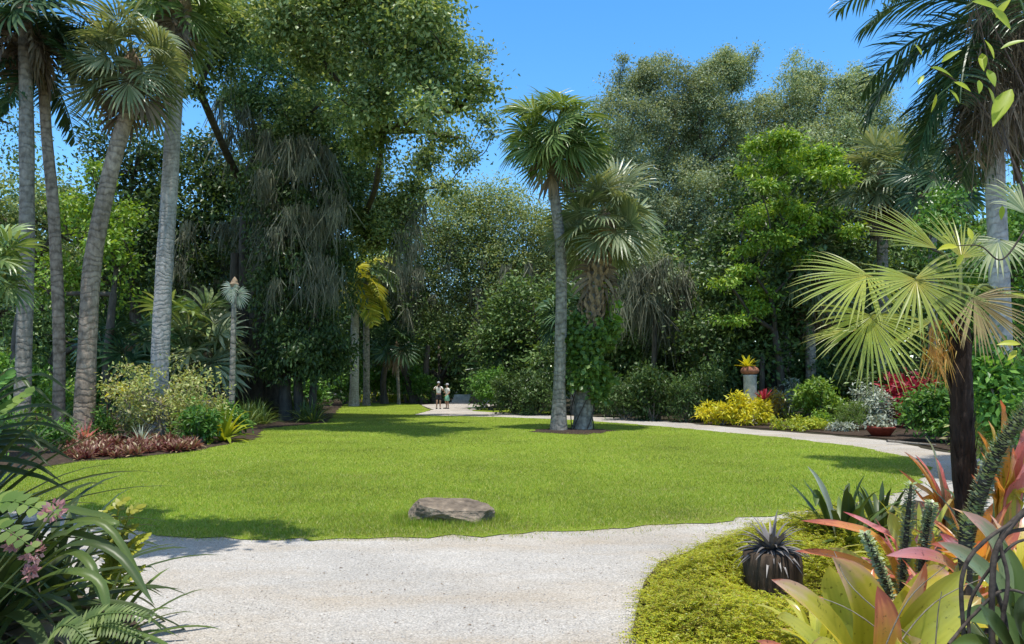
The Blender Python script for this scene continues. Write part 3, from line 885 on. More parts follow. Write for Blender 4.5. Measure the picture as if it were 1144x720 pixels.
# four tall palms at the left
Y = 20.5; b = GX(27, Y)
palm('palm', 'straight grey-trunked palm at the far left with a dark skirt of dead leaves', b, P(28, 12, Y), .21, .18, 'palm_dusk', 1.25, n=20, leaf='palm_dark', skirt=12, skirt_mat='palm_dead', e_rng=(-30, 84), mid=[P(30, 260, Y)])
Y = 21.5; b = GX(68, Y)
palm('palm', 'slender brown-trunked palm leaning slightly beside the far left grey palm', b, P(48, 70, Y), .165, .15, 'palm_brown', 2.2, kind='feather', n=15, leaf='palm_dark', mid=[P(66, 380, Y), P(60, 240, Y), P(52, 150, Y)], e_rng=(-50, 80), fk=dict(L=1.0, droop=1.5, w=.03))
Y = 21.5; b = GX(96, Y)
palm('cabbage_palm', 'brown cabbage palm with a strongly leaning curved trunk at the left', b, P(147, 72, Y), .27, .2, 'palm_brown', 1.12, n=27, leaf='palm_pale', segs=30, mid=[P(98, 380, Y), P(104, 290, Y), P(124, 190, Y), P(142, 125, Y)], e_rng=(-38, 82), skirt=5)
Y = 25; b = GX(178, Y)
palm('cabbage_palm', 'thick pale grey sunlit palm trunk right of the leaning palm', b, P(201, 4, Y), .3, .26, 'palm_grey', 1.2, n=22, mid=[P(182, 330, Y), P(190, 200, Y)], e_rng=(-35, 80), skirt=8)
# thin palm with a single pale hanging leaf
Y = 24; b = GX(260, Y)
palm('young_palm', 'thin dark palm stem with one pale drooping leaf in front of the mossy oak', b, P(262, 316, Y), .1, .08, 'palm_dusk', .42, n=3, leaf='silver_leaf', e_rng=(-84, -62), azs=[3.1, 2.6, 3.7], skirt=0)

# giant oak
oakb = [(388, 66, 60, 46, -6), (445, 60, 50, 42, -11.5), (480, 92, 32, 24, -12.5), (428, 140, 44, 34, -8), (350, 40, 60, 46, -10.5), (300, 62, 44, 44), (430, 0, 80, 40, -11.5), (334, 130, 46, 46), (385, 190, 48, 34), (475, 18, 34, 26, -13.5), (250, 28, 36, 34), (280, 118, 26, 30), (350, -40, 110, 50), (405, 120, 30, 26, -11.5), (318, 190, 30, 40), (292, 160, 20, 26), (508, 66, 22, 14, -11.5), (527, 92, 18, 11, -11.5), (549, 100, 10, 8, -11.5), (512, 122, 18, 9, -10.5), (541, 134, 10, 7), (498, 150, 20, 10, -7), (521, 180, 12, 9), (500, 206, 10, 10), (470, 180, 20, 14), (476, 120, 20, 14, -14.5), (404, 240, 34, 28), (424, 268, 22, 26), (444, 238, 22, 20), (462, 210, 14, 14), (533, 62, 10, 7), (498, 40, 14, 10), (200, 26, 34, 20, -8), (240, 62, 26, 24, -7), (264, 22, 30, 24, -7), (168, 8, 24, 14, -8), (222, 96, 14, 12, -7), (550, 150, 6, 5), (536, 112, 10, 6)]
ms = [(rng.uniform(288, 376), rng.uniform(140, 270), rng.uniform(-4.5, -2)) for _ in range(44)] + [(rng.uniform(440, 468), rng.uniform(215, 260), rng.uniform(-2, 3)) for _ in range(10)] + [(x, y, -2) for x, y in ((262, 80), (270, 120), (280, 150), (300, 160), (256, 140), (246, 110), (285, 130))]
tree('oak_tree', 'giant spreading oak draped in Spanish moss left of the lawn', 286, 36, oakb, 'oak_leaf', 180000, .19, .105, .6, .62, 'bark_dark', moss=ms, moss_len=2.6, moss_w=.09, stems=[(286, 9), (272, 11, .6), (306, 10, .7), (262, 8, .45)], per=16, moss_spread=.3)
# dark curtain trees in front of its trunk
tree('weeping_tree', 'dark weeping tree curtained with hanging vines beside the oak trunk', 340, 33.5, [(335, 250, 42, 66), (328, 335, 40, 70), (356, 330, 32, 84), (304, 235, 30, 56), (345, 395, 40, 40), (362, 250, 26, 60), (318, 400, 30, 34), (372, 390, 20, 36)], 'dark_leaf', 36000, .24, .1, .5, .3, 'bark_dark', down=.9, out=.3, up=.4, per=16, moss=[(rng.uniform(292, 378), rng.uniform(170, 330), rng.uniform(-3.2, -1.2)) for _ in range(30)], moss_mat='moss', moss_len=2.0, moss_w=.05, stems=[(318, 3), (334, 3, .8), (352, 3, .6)])
# left back trees
tree('tree', 'dark leafy tree between the leaning palm and the pale palm trunk', 150, 44, [(150, 180, 50, 50), (130, 240, 60, 50), (185, 200, 40, 40), (170, 270, 60, 60), (110, 300, 50, 50)], 'dark_leaf', 15000, .3, .17, .9, .4)
tree('tree', 'dark mossy tree left of the oak with long grey moss curtains', 232, 42, [(230, 210, 46, 50), (250, 260, 46, 60), (205, 280, 50, 60), (232, 330, 50, 50), (270, 215, 34, 40)], 'dark_leaf', 15000, .3, .17, .9, .4, moss=[(rng.uniform(195, 292), rng.uniform(230, 320), rng.uniform(-4, 1)) for _ in range(44)], moss_len=2.8, moss_w=.1)
tree('tree', 'bushy green tree at the left edge behind the grey palm', 20, 33, [(0, 230, 40, 50), (62, 250, 34, 40), (-40, 120, 50, 70), (30, 300, 60, 60), (84, 230, 22, 26), (-40, 20, 50, 60)], 'oak_leaf', 22000, .19, .1, .7, .35)
tree('tree', 'yellow-green sunlit tree glowing between the left palm trunks', 120, 30, [(118, 240, 26, 40), (130, 290, 22, 50), (75, 250, 20, 30), (108, 205, 16, 20), (60, 320, 26, 40)], 'bright_leaf', 5200, .2, .12, .5, .2)
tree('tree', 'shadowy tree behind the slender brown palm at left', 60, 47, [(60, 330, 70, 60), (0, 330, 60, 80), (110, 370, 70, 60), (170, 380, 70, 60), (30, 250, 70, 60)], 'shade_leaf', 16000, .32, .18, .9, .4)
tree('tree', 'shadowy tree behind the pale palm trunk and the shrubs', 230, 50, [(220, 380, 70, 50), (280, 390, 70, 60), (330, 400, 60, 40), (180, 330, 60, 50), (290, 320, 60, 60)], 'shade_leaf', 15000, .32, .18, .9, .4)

# ================================================================ CENTRE BACK
Y = 55; b = GX(396, Y)
palm('royal_palm', 'pale-trunked royal palm with yellowing feather fronds right of the oak', b, P(397, 312, Y), .34, .28, 'palm_grey', 3.7, kind='feather', n=14, leaf='palm_yellow', e_rng=(-60, 80), fk=dict(L=1.0, droop=1.9, w=.04, n=36))
Y = 57; b = GX(410, Y)
palm('royal_palm', 'darker palm trunk standing just right of the royal palm', b, P(409, 300, Y), .26, .22, 'palm_dusk', 3.2, kind='feather', n=12, leaf='palm_leaf', e_rng=(-50, 80), fk=dict(L=1.0, droop=1.9, w=.04, n=36))
cb = [(500, 255, 48, 40), (545, 245, 44, 36), (590, 262, 44, 40), (470, 290, 40, 40), (520, 300, 60, 40), (575, 310, 56, 40), (535, 222, 30, 16), (500, 228, 26, 14), (615, 290, 40, 40), (480, 335, 46, 36), (560, 345, 60, 36)]
tree('oak_tree', 'olive live oak in the centre background behind the two people', 520, 64, cb, 'olive_leaf', 80000, .25, .13, 1.2, .5, moss=[(rng.uniform(440, 620), rng.uniform(265, 350), rng.uniform(-6, 2)) for _ in range(50)], moss_len=2.6, moss_w=.12, stems=[(452, 6, .7), (478, 5, .6), (535, 6)])
tree('tree', 'small shaded tree filling the gap behind the royal palms', 430, 62, [(430, 300, 36, 50), (450, 350, 36, 40), (400, 360, 40, 40), (425, 400, 40, 30)], 'dark_leaf', 9000, .36, .2, 1.0, .3, moss=[(rng.uniform(425, 470), rng.uniform(220, 330), -2) for _ in range(25)], moss_len=3, moss_w=.12)
for (px, top, Yd, fl, lf, lab) in ((446, 385, 60, 1.4, 'palm_dark', 'small fan palm in the shade left of the two people'), (640, 352, 40, 1.2, 'palm_dark', 'dark small fan palm half hidden behind the lawn palms'), (560, 400, 52, 1.6, 'palm_dark', 'low fan palm above the round bush near the steps'), (205, 372, 34, 1.5, 'palm_leaf', 'small fan palm above the pale shrub at left'), (236, 395, 33, 1.3, 'palm_pale', 'sunlit low fan palm left of the thin palm stem'), (140, 388, 31, 1.2, 'palm_dark', 'dusky low fan palm right of the leaning palm trunk'), (-14, 300, 16, .62, 'palm_leaf', 'fan palm with a bright hanging leaf at the left edge')):
    palm('fan_palm', lab, GX(px, Yd), P(px + rng.uniform(-4, 4), top, Yd), .14, .12, 'palm_dusk', fl, n=18, leaf=lf, e_rng=(-40, 80), skirt=3, segs=18)

# ================================================================ RIGHT BACK: tall grey-green trees
def plumes(x0, x1, y, k, h=16):
    return [(rng.uniform(x0, x1), y + rng.uniform(-8, 14), rng.uniform(7, 11), rng.uniform(h * .7, h * 1.3)) for _ in range(k)]
Y = 52
tree('tree', 'tall grey-green tree rising behind the two lawn palms', 720, Y, [(722, 100, 40, 28), (700, 150, 46, 40), (750, 150, 40, 46), (690, 200, 40, 40), (740, 220, 56, 50), (735, 84, 36, 18), (690, 120, 24, 30), (660, 190, 24, 24), (720, 280, 60, 50), (770, 110, 22, 28)] + plumes(690, 760, 84, 5), 'grey_leaf', 90000, .2, .085, .5, .45, stems=[(705, 8), (735, 7, .7)], moss=[(rng.uniform(690, 760), rng.uniform(270, 340), -5) for _ in range(40)], moss_len=3.5, moss_w=.1)
tree('tree', 'tall grey-green tree with spiky top right of the lawn palms', 805, Y + 1, [(805, 110, 34, 36), (790, 170, 44, 50), (835, 160, 40, 50), (800, 240, 56, 50), (815, 84, 20, 20), (780, 130, 24, 30)] + plumes(778, 840, 78, 8, 18), 'grey_leaf', 80000, .2, .085, .5, .42)
tree('tree', 'tall feathery grey-green tree behind the tufted green tree', 880, Y + 3, [(870, 120, 34, 36), (905, 140, 34, 40), (880, 190, 50, 50), (925, 190, 40, 50), (870, 250, 50, 50)] + plumes(855, 920, 90, 8, 18), 'grey_leaf', 72000, .2, .085, .5, .4)
tree('tree', 'feathery grey-green tree left of the skirted palm at right', 965, Y + 1, [(950, 120, 28, 34), (975, 130, 28, 34), (955, 170, 44, 40), (990, 180, 36, 50), (960, 240, 50, 50), (1020, 200, 40, 60)] + plumes(935, 985, 94, 7, 18), 'grey_leaf', 66000, .2, .085, .5, .4)
tree('tree', 'dense olive tree closing the gaps behind the tall grey-green trees', 830, 62, [(690, 190, 50, 56), (750, 180, 60, 60), (820, 190, 60, 60), (890, 190, 60, 60), (960, 200, 60, 60), (720, 270, 60, 50), (800, 270, 60, 50), (900, 270, 60, 50), (660, 250, 40, 40), (1020, 230, 50, 60)], 'olive_leaf', 60000, .26, .14, 1.1, .5)
# tufted bright tree
tufts = [(868, 170, 34, 18), (905, 188, 34, 18), (850, 212, 24, 9), (930, 205, 26, 14), (832, 250, 22, 9), (870, 236, 28, 10), (905, 240, 24, 10), (828, 282, 20, 8), (862, 272, 24, 9), (842, 305, 22, 9), (885, 262, 22, 9), (925, 250, 22, 12), (815, 318, 14, 8), (860, 330, 24, 9), (838, 350, 22, 9), (812, 360, 16, 8), (880, 190, 24, 14), (845, 190, 18, 8), (895, 290, 22, 9), (950, 262, 20, 9), (875, 158, 18, 8), (920, 175, 20, 9)]
tufts = [(a, b_, c * .86, d * .85, rng.uniform(-3.2, -.6)) for a, b_, c, d in tufts]
tree('tree', 'tree with layered yellow-green tufts of leaves at the right of the lawn', 872, 33, tufts, 'tuft_leaf', 17000, .21, .085, .36, .2, 'bark_dark', topbias=1, up=.9, out=1.0, down=.45, flat=.45, shell=.8, twigs=False, stems=[(872, 4), (850, 3, .7)])
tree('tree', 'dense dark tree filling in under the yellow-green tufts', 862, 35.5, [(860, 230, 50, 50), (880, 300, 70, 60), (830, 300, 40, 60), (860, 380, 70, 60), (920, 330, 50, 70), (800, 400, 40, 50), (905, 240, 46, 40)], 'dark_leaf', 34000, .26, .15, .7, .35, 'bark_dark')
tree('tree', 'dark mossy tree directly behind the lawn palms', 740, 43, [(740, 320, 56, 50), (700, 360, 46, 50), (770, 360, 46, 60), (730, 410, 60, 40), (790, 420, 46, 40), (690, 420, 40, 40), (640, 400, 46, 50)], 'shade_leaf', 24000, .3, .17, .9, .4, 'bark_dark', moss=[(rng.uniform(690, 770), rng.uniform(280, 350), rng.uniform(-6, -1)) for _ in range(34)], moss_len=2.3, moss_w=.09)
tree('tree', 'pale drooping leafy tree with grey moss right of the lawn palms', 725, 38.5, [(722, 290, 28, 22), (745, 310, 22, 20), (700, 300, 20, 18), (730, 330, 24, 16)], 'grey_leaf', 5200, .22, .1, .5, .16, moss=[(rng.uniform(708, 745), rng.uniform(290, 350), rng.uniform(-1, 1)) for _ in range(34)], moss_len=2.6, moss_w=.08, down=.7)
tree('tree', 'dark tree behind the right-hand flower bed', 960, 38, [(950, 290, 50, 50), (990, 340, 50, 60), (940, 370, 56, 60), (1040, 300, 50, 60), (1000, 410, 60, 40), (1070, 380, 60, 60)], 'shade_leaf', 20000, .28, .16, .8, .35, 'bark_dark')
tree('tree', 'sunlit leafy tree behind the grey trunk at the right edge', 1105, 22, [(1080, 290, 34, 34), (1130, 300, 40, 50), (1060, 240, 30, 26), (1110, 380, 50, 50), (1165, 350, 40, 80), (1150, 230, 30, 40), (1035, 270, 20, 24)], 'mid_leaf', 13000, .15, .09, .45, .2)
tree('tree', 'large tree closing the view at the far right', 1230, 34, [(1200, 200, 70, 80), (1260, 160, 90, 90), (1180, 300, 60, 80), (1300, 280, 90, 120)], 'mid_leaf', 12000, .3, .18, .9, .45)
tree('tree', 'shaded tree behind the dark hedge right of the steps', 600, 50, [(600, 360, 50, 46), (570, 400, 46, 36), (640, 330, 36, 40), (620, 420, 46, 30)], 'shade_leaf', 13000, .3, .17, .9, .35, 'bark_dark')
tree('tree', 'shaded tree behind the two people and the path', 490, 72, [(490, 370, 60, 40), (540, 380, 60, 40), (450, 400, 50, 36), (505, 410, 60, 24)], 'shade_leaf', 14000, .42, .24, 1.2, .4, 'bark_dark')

# palms on the right
Y = 33; b = GX(986, Y)
palm('cabbage_palm', 'palm with a thick hanging skirt of dead leaves right of the tufted tree', b, P(985, 200, Y), .26, .22, 'palm_dusk', 1.3, n=26, leaf='palm_pale', skirt=26, e_rng=(-35, 84))
Y = 33.5; b = GX(905, Y)
palm('cabbage_palm', 'greyish fan palm crown below the layered tufted tree', b, P(905, 312, Y), .24, .2, 'palm_dusk', 1.35, n=26, leaf='palm_pale', skirt=6, e_rng=(-45, 84))
Y = 30; b = GX(1040, Y)
palm('palm', 'thin grey palm trunk seen behind the big fan leaves', b, P(1042, 200, Y), .18, .16, 'palm_dusk', 1.2, n=16, leaf='palm_dark', skirt=4)
Y = 13; b = GX(1118, Y)
palm('queen_palm', 'tall queen palm with dark arching feather fronds at the upper right', b, P(1112, 22, Y), .175, .15, 'palm_grey', 2.9, kind='feather', n=25, leaf='palm_dark', mid=[P(1116, 300, Y), P(1110, 150, Y)], e_rng=(-84, 76), fk=dict(L=1.0, droop=1.7, w=.015, n=64, hang=.8), skirt=12)
# fibrous dead skirt of that palm
o_ = [P(rng.uniform(1098, 1160), rng.uniform(-20, 130), 12.2 + rng.uniform(-.5, .5)) for _ in range(70)]
t = thing('dead_palm_thatch', 'brown hanging thatch of dead palm fibres at the upper right edge', 'palm thatch', P(1125, 10, Y))
build('fibres', [moss_strands(np.array(o_) - P(1125, 10, Y), 1.1, per=30, spread=.2, w=.016)], M['palm_dead'], t)

# ================================================================ UNDERSTORY
k = 0
under = [(-20, 462, 110, 80), (60, 458, 90, 70), (120, 462, 80, 60), (170, 458, 80, 60), (215, 456, 70, 60), (250, 455, 60, 44), (300, 452, 60, 40), (360, 450, 60, 40), (430, 448.5, 60, 30)]
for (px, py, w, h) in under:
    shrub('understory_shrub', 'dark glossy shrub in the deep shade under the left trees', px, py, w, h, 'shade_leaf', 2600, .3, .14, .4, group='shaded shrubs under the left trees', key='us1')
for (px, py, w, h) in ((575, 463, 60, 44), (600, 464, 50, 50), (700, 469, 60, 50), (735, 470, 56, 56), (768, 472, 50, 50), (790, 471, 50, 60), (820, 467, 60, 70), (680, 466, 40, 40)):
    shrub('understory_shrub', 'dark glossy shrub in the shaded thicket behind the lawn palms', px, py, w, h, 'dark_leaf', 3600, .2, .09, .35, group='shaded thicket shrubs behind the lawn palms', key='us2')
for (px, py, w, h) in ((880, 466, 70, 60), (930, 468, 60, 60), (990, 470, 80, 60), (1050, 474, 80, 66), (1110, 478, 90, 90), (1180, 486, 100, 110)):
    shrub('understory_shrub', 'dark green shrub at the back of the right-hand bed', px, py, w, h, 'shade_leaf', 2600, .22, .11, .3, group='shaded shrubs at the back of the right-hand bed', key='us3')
shrub('round_bush', 'rounded green bush at the foot of the steps, bright on its left side', 548, 458.5, 46, 42, 'mid_leaf', 3600, .26, .1, .4)
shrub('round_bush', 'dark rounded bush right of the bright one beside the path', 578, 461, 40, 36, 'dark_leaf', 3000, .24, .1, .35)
for px, py, w in ((418, 449.5, 40), (448, 450, 36), (436, 449.6, 30)):
    shrub('yellow_shrub', 'low yellow-green border plants at the far end of the lawn', px, py, w, 9, 'lime_leaf', 700, .26, .12, .25, group='yellow-green plants along the far lawn edge', key='ye')
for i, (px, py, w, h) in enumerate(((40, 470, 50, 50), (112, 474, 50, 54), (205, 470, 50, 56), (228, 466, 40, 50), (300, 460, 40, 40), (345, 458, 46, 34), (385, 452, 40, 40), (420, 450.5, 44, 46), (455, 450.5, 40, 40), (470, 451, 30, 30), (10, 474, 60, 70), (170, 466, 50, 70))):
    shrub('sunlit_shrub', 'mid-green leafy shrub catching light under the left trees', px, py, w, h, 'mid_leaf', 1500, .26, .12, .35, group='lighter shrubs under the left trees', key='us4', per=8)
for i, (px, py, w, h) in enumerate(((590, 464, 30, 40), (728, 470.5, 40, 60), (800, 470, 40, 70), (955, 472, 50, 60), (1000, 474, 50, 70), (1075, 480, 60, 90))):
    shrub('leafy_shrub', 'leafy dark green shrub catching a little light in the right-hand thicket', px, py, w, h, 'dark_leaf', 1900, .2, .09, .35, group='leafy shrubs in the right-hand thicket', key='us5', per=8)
# far wood closing the horizon
wp_ = []
N = 130000
x = rng.uniform(-130, 130, N); top = 17 + 3.5 * np.sin(x * .13) + 2.5 * np.sin(x * .41 + 1) + np.where(x > 5, 3, 0) - np.where(abs(x + 4) < 9, 2.5, 0)
z = rng.random(N) ** .8 * top; yy = 92 + rng.normal(size=N) * 4 + 2.5 * np.sin(x * .5) - abs(x) * .12
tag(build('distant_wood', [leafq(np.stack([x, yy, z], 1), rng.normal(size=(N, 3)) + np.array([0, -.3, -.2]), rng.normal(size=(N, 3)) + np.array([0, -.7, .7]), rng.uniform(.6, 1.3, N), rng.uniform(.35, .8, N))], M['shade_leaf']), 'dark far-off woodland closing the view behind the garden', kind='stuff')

# ================================================================ STEPS AND PEOPLE
def box(c, s, bev=.012):
    c = np.asarray(c); s = np.asarray(s) / 2
    V = np.array([[x_, y_, z_] for x_ in (-1, 1) for y_ in (-1, 1) for z_ in (-1, 1)]) * s + c
    return (V, np.array([[0, 1, 3, 2], [4, 6, 7, 5], [0, 4, 5, 1], [2, 3, 7, 6], [0, 2, 6, 4], [1, 5, 7, 3]]))
Y = 63.5
t = thing('stone_steps', 'pale stone steps climbing into the shade behind the two people', 'steps', GX(524, Y))
for i in range(4):
    build('step', [box((rng.uniform(-.1, .1), i * 1.3 + .6, .09 + i * .2 - .1), (3.2, 1.32, .22))], M['step_stone'], t)

def skin_mesh(name, joints, edges, mat, levels=2):
    idx = {k: i for i, k in enumerate(joints)}
    me = bpy.data.meshes.new(name)
    me.from_pydata([joints[k][0] for k in joints], [(idx[a], idx[b_]) for a, b_ in edges], [])
    o = bpy.data.objects.new(name, me); COL.objects.link(o)
    o.modifiers.new('skin', 'SKIN')
    if not me.skin_vertices: me.attributes.new('skin_vertex', 'FLOAT', 'POINT')
    for k, i in idx.items():
        r = joints[k][1]; sv = me.skin_vertices[0].data[i]
        sv.radius = (r, r) if isinstance(r, (int, float)) else r
        sv.use_root = (i == 0)
    s = o.modifiers.new('sub', 'SUBSURF'); s.levels = levels; s.render_levels = levels
    dg = bpy.context.evaluated_depsgraph_get(); dg.update()
    m2 = bpy.data.meshes.new_from_object(o.evaluated_get(dg))
    bpy.data.objects.remove(o); bpy.data.meshes.remove(me)
    m2.name = name; m2.materials.clear(); m2.materials.append(mat)
    for p in m2.polygons: p.use_smooth = True
    return m2
M['skin'] = plain_mat('skin', (.5, .3, .21), .5)
M['white_cloth'] = plain_mat('white_cloth', (.78, .77, .74), .85)
M['black_cloth'] = plain_mat('black_cloth', (.02, .021, .028), .85)
M['mint_cloth'] = plain_mat('mint_cloth', (.25, .55, .42), .85)
M['hair_brown'] = plain_mat('hair_brown', (.05, .03, .02), .6)
M['shoe'] = plain_mat('shoe', (.03, .03, .032), .6)
M['cap_grey'] = plain_mat('cap_grey', (.45, .46, .5), .8)
M['eye'] = plain_mat('eye', (.02, .015, .012), .2)
M['phone'] = plain_mat('phone', (.02, .02, .022), .3)

def person(label, loc, rotz, h, top, bottom, skirt, arms, hat):
    k = h / 1.75
    t = thing('person', label, 'person', loc, None, rotz); t.scale = (k, k, k)
    J = {'pel': ((0, 0, .95), (.15, .1)), 'wst': ((0, .0, 1.1), (.135, .09)), 'chs': ((0, 0, 1.32), (.16, .1)), 'nkb': ((0, .01, 1.46), (.07, .06)), 'nk': ((0, 0, 1.53), .05),
         'hd0': ((0, -.01, 1.6), (.066, .075)), 'hd1': ((0, -.005, 1.67), (.078, .095)), 'hd2': ((0, 0, 1.735), (.05, .06)), 'nose': ((0, -.115, 1.645), .012), 'ch': ((0, -.08, 1.59), .03)}
    E = [('pel', 'wst'), ('wst', 'chs'), ('chs', 'nkb'), ('nkb', 'nk'), ('nk', 'hd0'), ('hd0', 'hd1'), ('hd1', 'hd2'), ('hd1', 'nose'), ('hd0', 'ch')]
    for s, sx in (('l', 1), ('r', -1)):
        J['hp' + s] = ((sx * .095, 0, .88), .088); J['kn' + s] = ((sx * .105, -.01 if s == 'l' else -.06, .49), .058); J['cf' + s] = ((sx * .108, .02, .36), .056)
        J['an' + s] = ((sx * .112, .03, .085), .036); J['ft' + s] = ((sx * .118, -.1, .035), (.038, .03)); J['to' + s] = ((sx * .122, -.17, .028), (.034, .02))
        E += [('pel', 'hp' + s), ('hp' + s, 'kn' + s), ('kn' + s, 'cf' + s), ('cf' + s, 'an' + s), ('an' + s, 'ft' + s), ('ft' + s, 'to' + s)]
        sh, el, wr, hn = arms[s]
        J['sh' + s] = (sh, .052); J['el' + s] = (el, .04); J['wr' + s] = (wr, .027); J['hn' + s] = (hn, (.036, .018))
        E += [('chs', 'sh' + s), ('sh' + s, 'el' + s), ('el' + s, 'wr' + s), ('wr' + s, 'hn' + s)]
        d = np.array(hn) - np.array(wr); d = d / np.linalg.norm(d); sd = np.cross(d, [0, 1, .1]); sd /= max(.1, np.linalg.norm(sd))
        for f in range(5):
            o_f = (f - 1.5) * .02
            l1 = (.04, .045, .042, .035, .03)[f]
            p1 = np.array(hn) + d * .03 + sd * o_f if f < 4 else np.array(hn) + sd * -.05
            p2 = p1 + d * l1 + np.array([0, -.015, 0]); 
            J['f%d%s' % (f, s)] = (tuple(p1), .0095); J['g%d%s' % (f, s)] = (tuple(p2), .008)
            E += [('hn' + s, 'f%d%s' % (f, s)), ('f%d%s' % (f, s), 'g%d%s' % (f, s))]
    link('body', skin_mesh('body', J, E, M['skin']), t)
    S = {'a': ((0, 0, .97), (.168, .118)), 'b': ((0, 0, 1.12), (.158, .112)), 'c': ((0, 0, 1.33), (.178, .118)), 'd': ((0, .005, 1.455), (.085, .075))}
    SE = [('a', 'b'), ('b', 'c'), ('c', 'd')]
    for s in 'lr':
        sh, el, wr, hn = [np.array(v) for v in arms[s]]
        S['s' + s] = (tuple(sh), .072); S['e' + s] = (tuple(sh + (el - sh) * .75), .062); SE += [('c', 's' + s), ('s' + s, 'e' + s)]
    link('shirt', skin_mesh('shirt', S, SE, M[top]), t)
    if skirt:
        prof = [(.15, 1.0), (.17, .9), (.2, .75), (.235, .56), (.23, .558), (.16, .8)]
        g = lathe(prof, 24); V = g[0][0]; V[:, 1] *= .72
        build('skirt', g, M[bottom], t, True)
    else:
        S = {'a': ((0, 0, 1.0), (.16, .112)), 'b': ((0, 0, .9), (.168, .122)), 'l': ((.1, 0, .82), .105), 'l2': ((.108, -.01, .56), .092), 'r': ((-.1, 0, .82), .105), 'r2': ((-.108, -.04, .56), .092)}
        link('shorts', skin_mesh('shorts', S, [('a', 'b'), ('b', 'l'), ('l', 'l2'), ('b', 'r'), ('r', 'r2')], M[bottom]), t)
    for sx in (1, -1):
        build('shoe', [box((sx * .119, -.07, .04), (.095, .28, .08))], M['shoe'], t)
        g = lathe([(0, -.011), (.011, 0), (0, .011)], 8, c=(sx * .032, -.092, 1.672)); build('eye', g, M['eye'], t)
    g = lathe([(.098, 1.66), (.102, 1.70), (.085, 1.755), (.04, 1.785), (0, 1.79)], 18); g[0][0][:, 1] = g[0][0][:, 1] * 1.15 + .012
    build('hair' if not hat else 'cap', g, M['hair_brown' if not hat else 'cap_grey'], t, True)
    if hat:
        build('brim', [box((0, -.15, 1.695), (.15, .1, .012))], M['cap_grey'], t)
    hb = lathe([(.06, 1.5), (.09, 1.58), (.1, 1.68), (.07, 1.74)], 14); v = hb[0][0]; v[:, 1] = np.abs(v[:, 1]) * 1.05 + .005
    build('hair', hb, M['hair_brown'], t, True)
    return t
armA = {'l': ((.19, 0, 1.40), (.3, -.1, 1.2), (.14, -.3, 1.36), (.08, -.34, 1.41)), 'r': ((-.19, 0, 1.40), (-.32, -.1, 1.25), (-.16, -.3, 1.45), (-.1, -.34, 1.5))}
armB = {'l': ((.18, 0, 1.39), (.27, .02, 1.13), (.2, -.16, .98), (.17, -.22, .94)), 'r': ((-.18, 0, 1.39), (-.27, -.03, 1.14), (-.12, -.2, 1.12), (-.04, -.24, 1.13))}
Y = 49
pa = GX(490, Y); pb = GX(497.6, Y + .15)
person('person in white shirt and black shorts standing on the path, both hands raised to face', pa, .15, 1.78, 'white_cloth', 'black_cloth', False, armA, True)
person('person in white shirt and mint green skirt standing on the path at the right', pb + np.array([.1, .2, 0]), -.9, 1.66, 'white_cloth', 'mint_cloth', True, armB, True)
t = thing('camera', 'small dark camera held up by the person in black shorts', 'camera', pa, None, .15)
build('camera_body', [box((-.005, -.40, 1.50), (.15, .05, .1))], M['phone'], t)
build('camera_lens', lathe([(.0, 0), (.035, 0), (.035, .06), (.028, .062), (0, .05)], 14), M['phone'], t, True).matrix_local = Matrix.Translation((-.005, -.425, 1.5)) @ Matrix.Rotation(PI / 2, 4, 'X')

# ================================================================ LEFT BED
# big shrub with pale new growth and bare twigs
shrub('flowering_shrub', 'wide pale yellow-green twiggy shrub behind the burgundy bromeliads', 185, 492, 130, 92, 'pale_leaf', 5200, .13, .055, .3, k=9, stems=9, per=7)
shrub('twiggy_shrub', 'grey leaning twiggy shrub in the middle of the pale shrub', 165, 489, 70, 62, 'silver_leaf', 1100, .12, .045, .25, stems=8, per=6)
shrub('green_shrub', 'mid-green leafy shrub left of the yellow-green rosette', 222, 497, 42, 44, 'mid_leaf', 1500, .16, .07, .2, per=7)
shrub('green_shrub', 'bright green leafy shrub at the base of the slender brown palm', 62, 484, 60, 62, 'bright_leaf', 1700, .16, .08, .25, per=7)
shrub('green_shrub', 'broad green shrub at the left edge behind the strap leaves', 5, 492, 70, 80, 'mid_leaf', 2000, .2, .1, .25, per=7)
shrub('green_shrub', 'small green shrub in front of the thin palm stem', 262, 486, 36, 34, 'mid_leaf', 1000, .15, .07, .2, per=7)
for (px, py, n, L_, W_, mt, lab, ca, el, dr) in (
    (250, 494, 40, 1.15, .11, 'lime_leaf', 'large yellow-green rosette of strappy leaves at the lawn edge', 'bromeliad', (12, 82), .8),
    (232, 486, 30, .95, .07, 'strap_mid', 'dark green spiky rosette behind the yellow-green rosette', 'bromeliad', (20, 85), .5),
    (157, 497, 26, .62, .07, 'silver_leaf', 'pale silvery rosette in the middle of the burgundy bromeliads', 'bromeliad', (15, 80), .5),
    (120, 488, 34, 1.0, .06, 'orange_brom', 'reddish brown spiky bromeliad right of the leaning palm', 'bromeliad', (25, 85), .5),
    (150, 486, 34, 1.15, .06, 'strap_mid', 'grey-green arching grass clump behind the silvery rosette', 'grass clump', (25, 85), .9),
    (190, 490, 32, 1.1, .06, 'strap_dark', 'dark green arching clump in front of the pale shrub', 'grass clump', (25, 85), .9),
    (95, 494, 24, .7, .07, 'rose_brom', 'rose-red bromeliad at the foot of the leaning palm', 'bromeliad', (20, 80), .5),
    (45, 492, 26, .9, .09, 'rose_brom', 'large pinkish red bromeliad left of the slender brown palm', 'bromeliad', (20, 80), .5)):
    rosette('rosette_plant', lab, G(px, py), n, L_, W_, mt, ca, elev=el, droop=dr, prof='strap' if 'strappy' in lab else 'spike', S=6)
bb = [rosette_geo(20, .29, .06, elev=(8, 75), droop=.5, prof='strap', S=4) for _ in range(3)]
bbm = [mesh_from('bromeliad', [g], M['burgundy_leaf'], True) for g in bb]
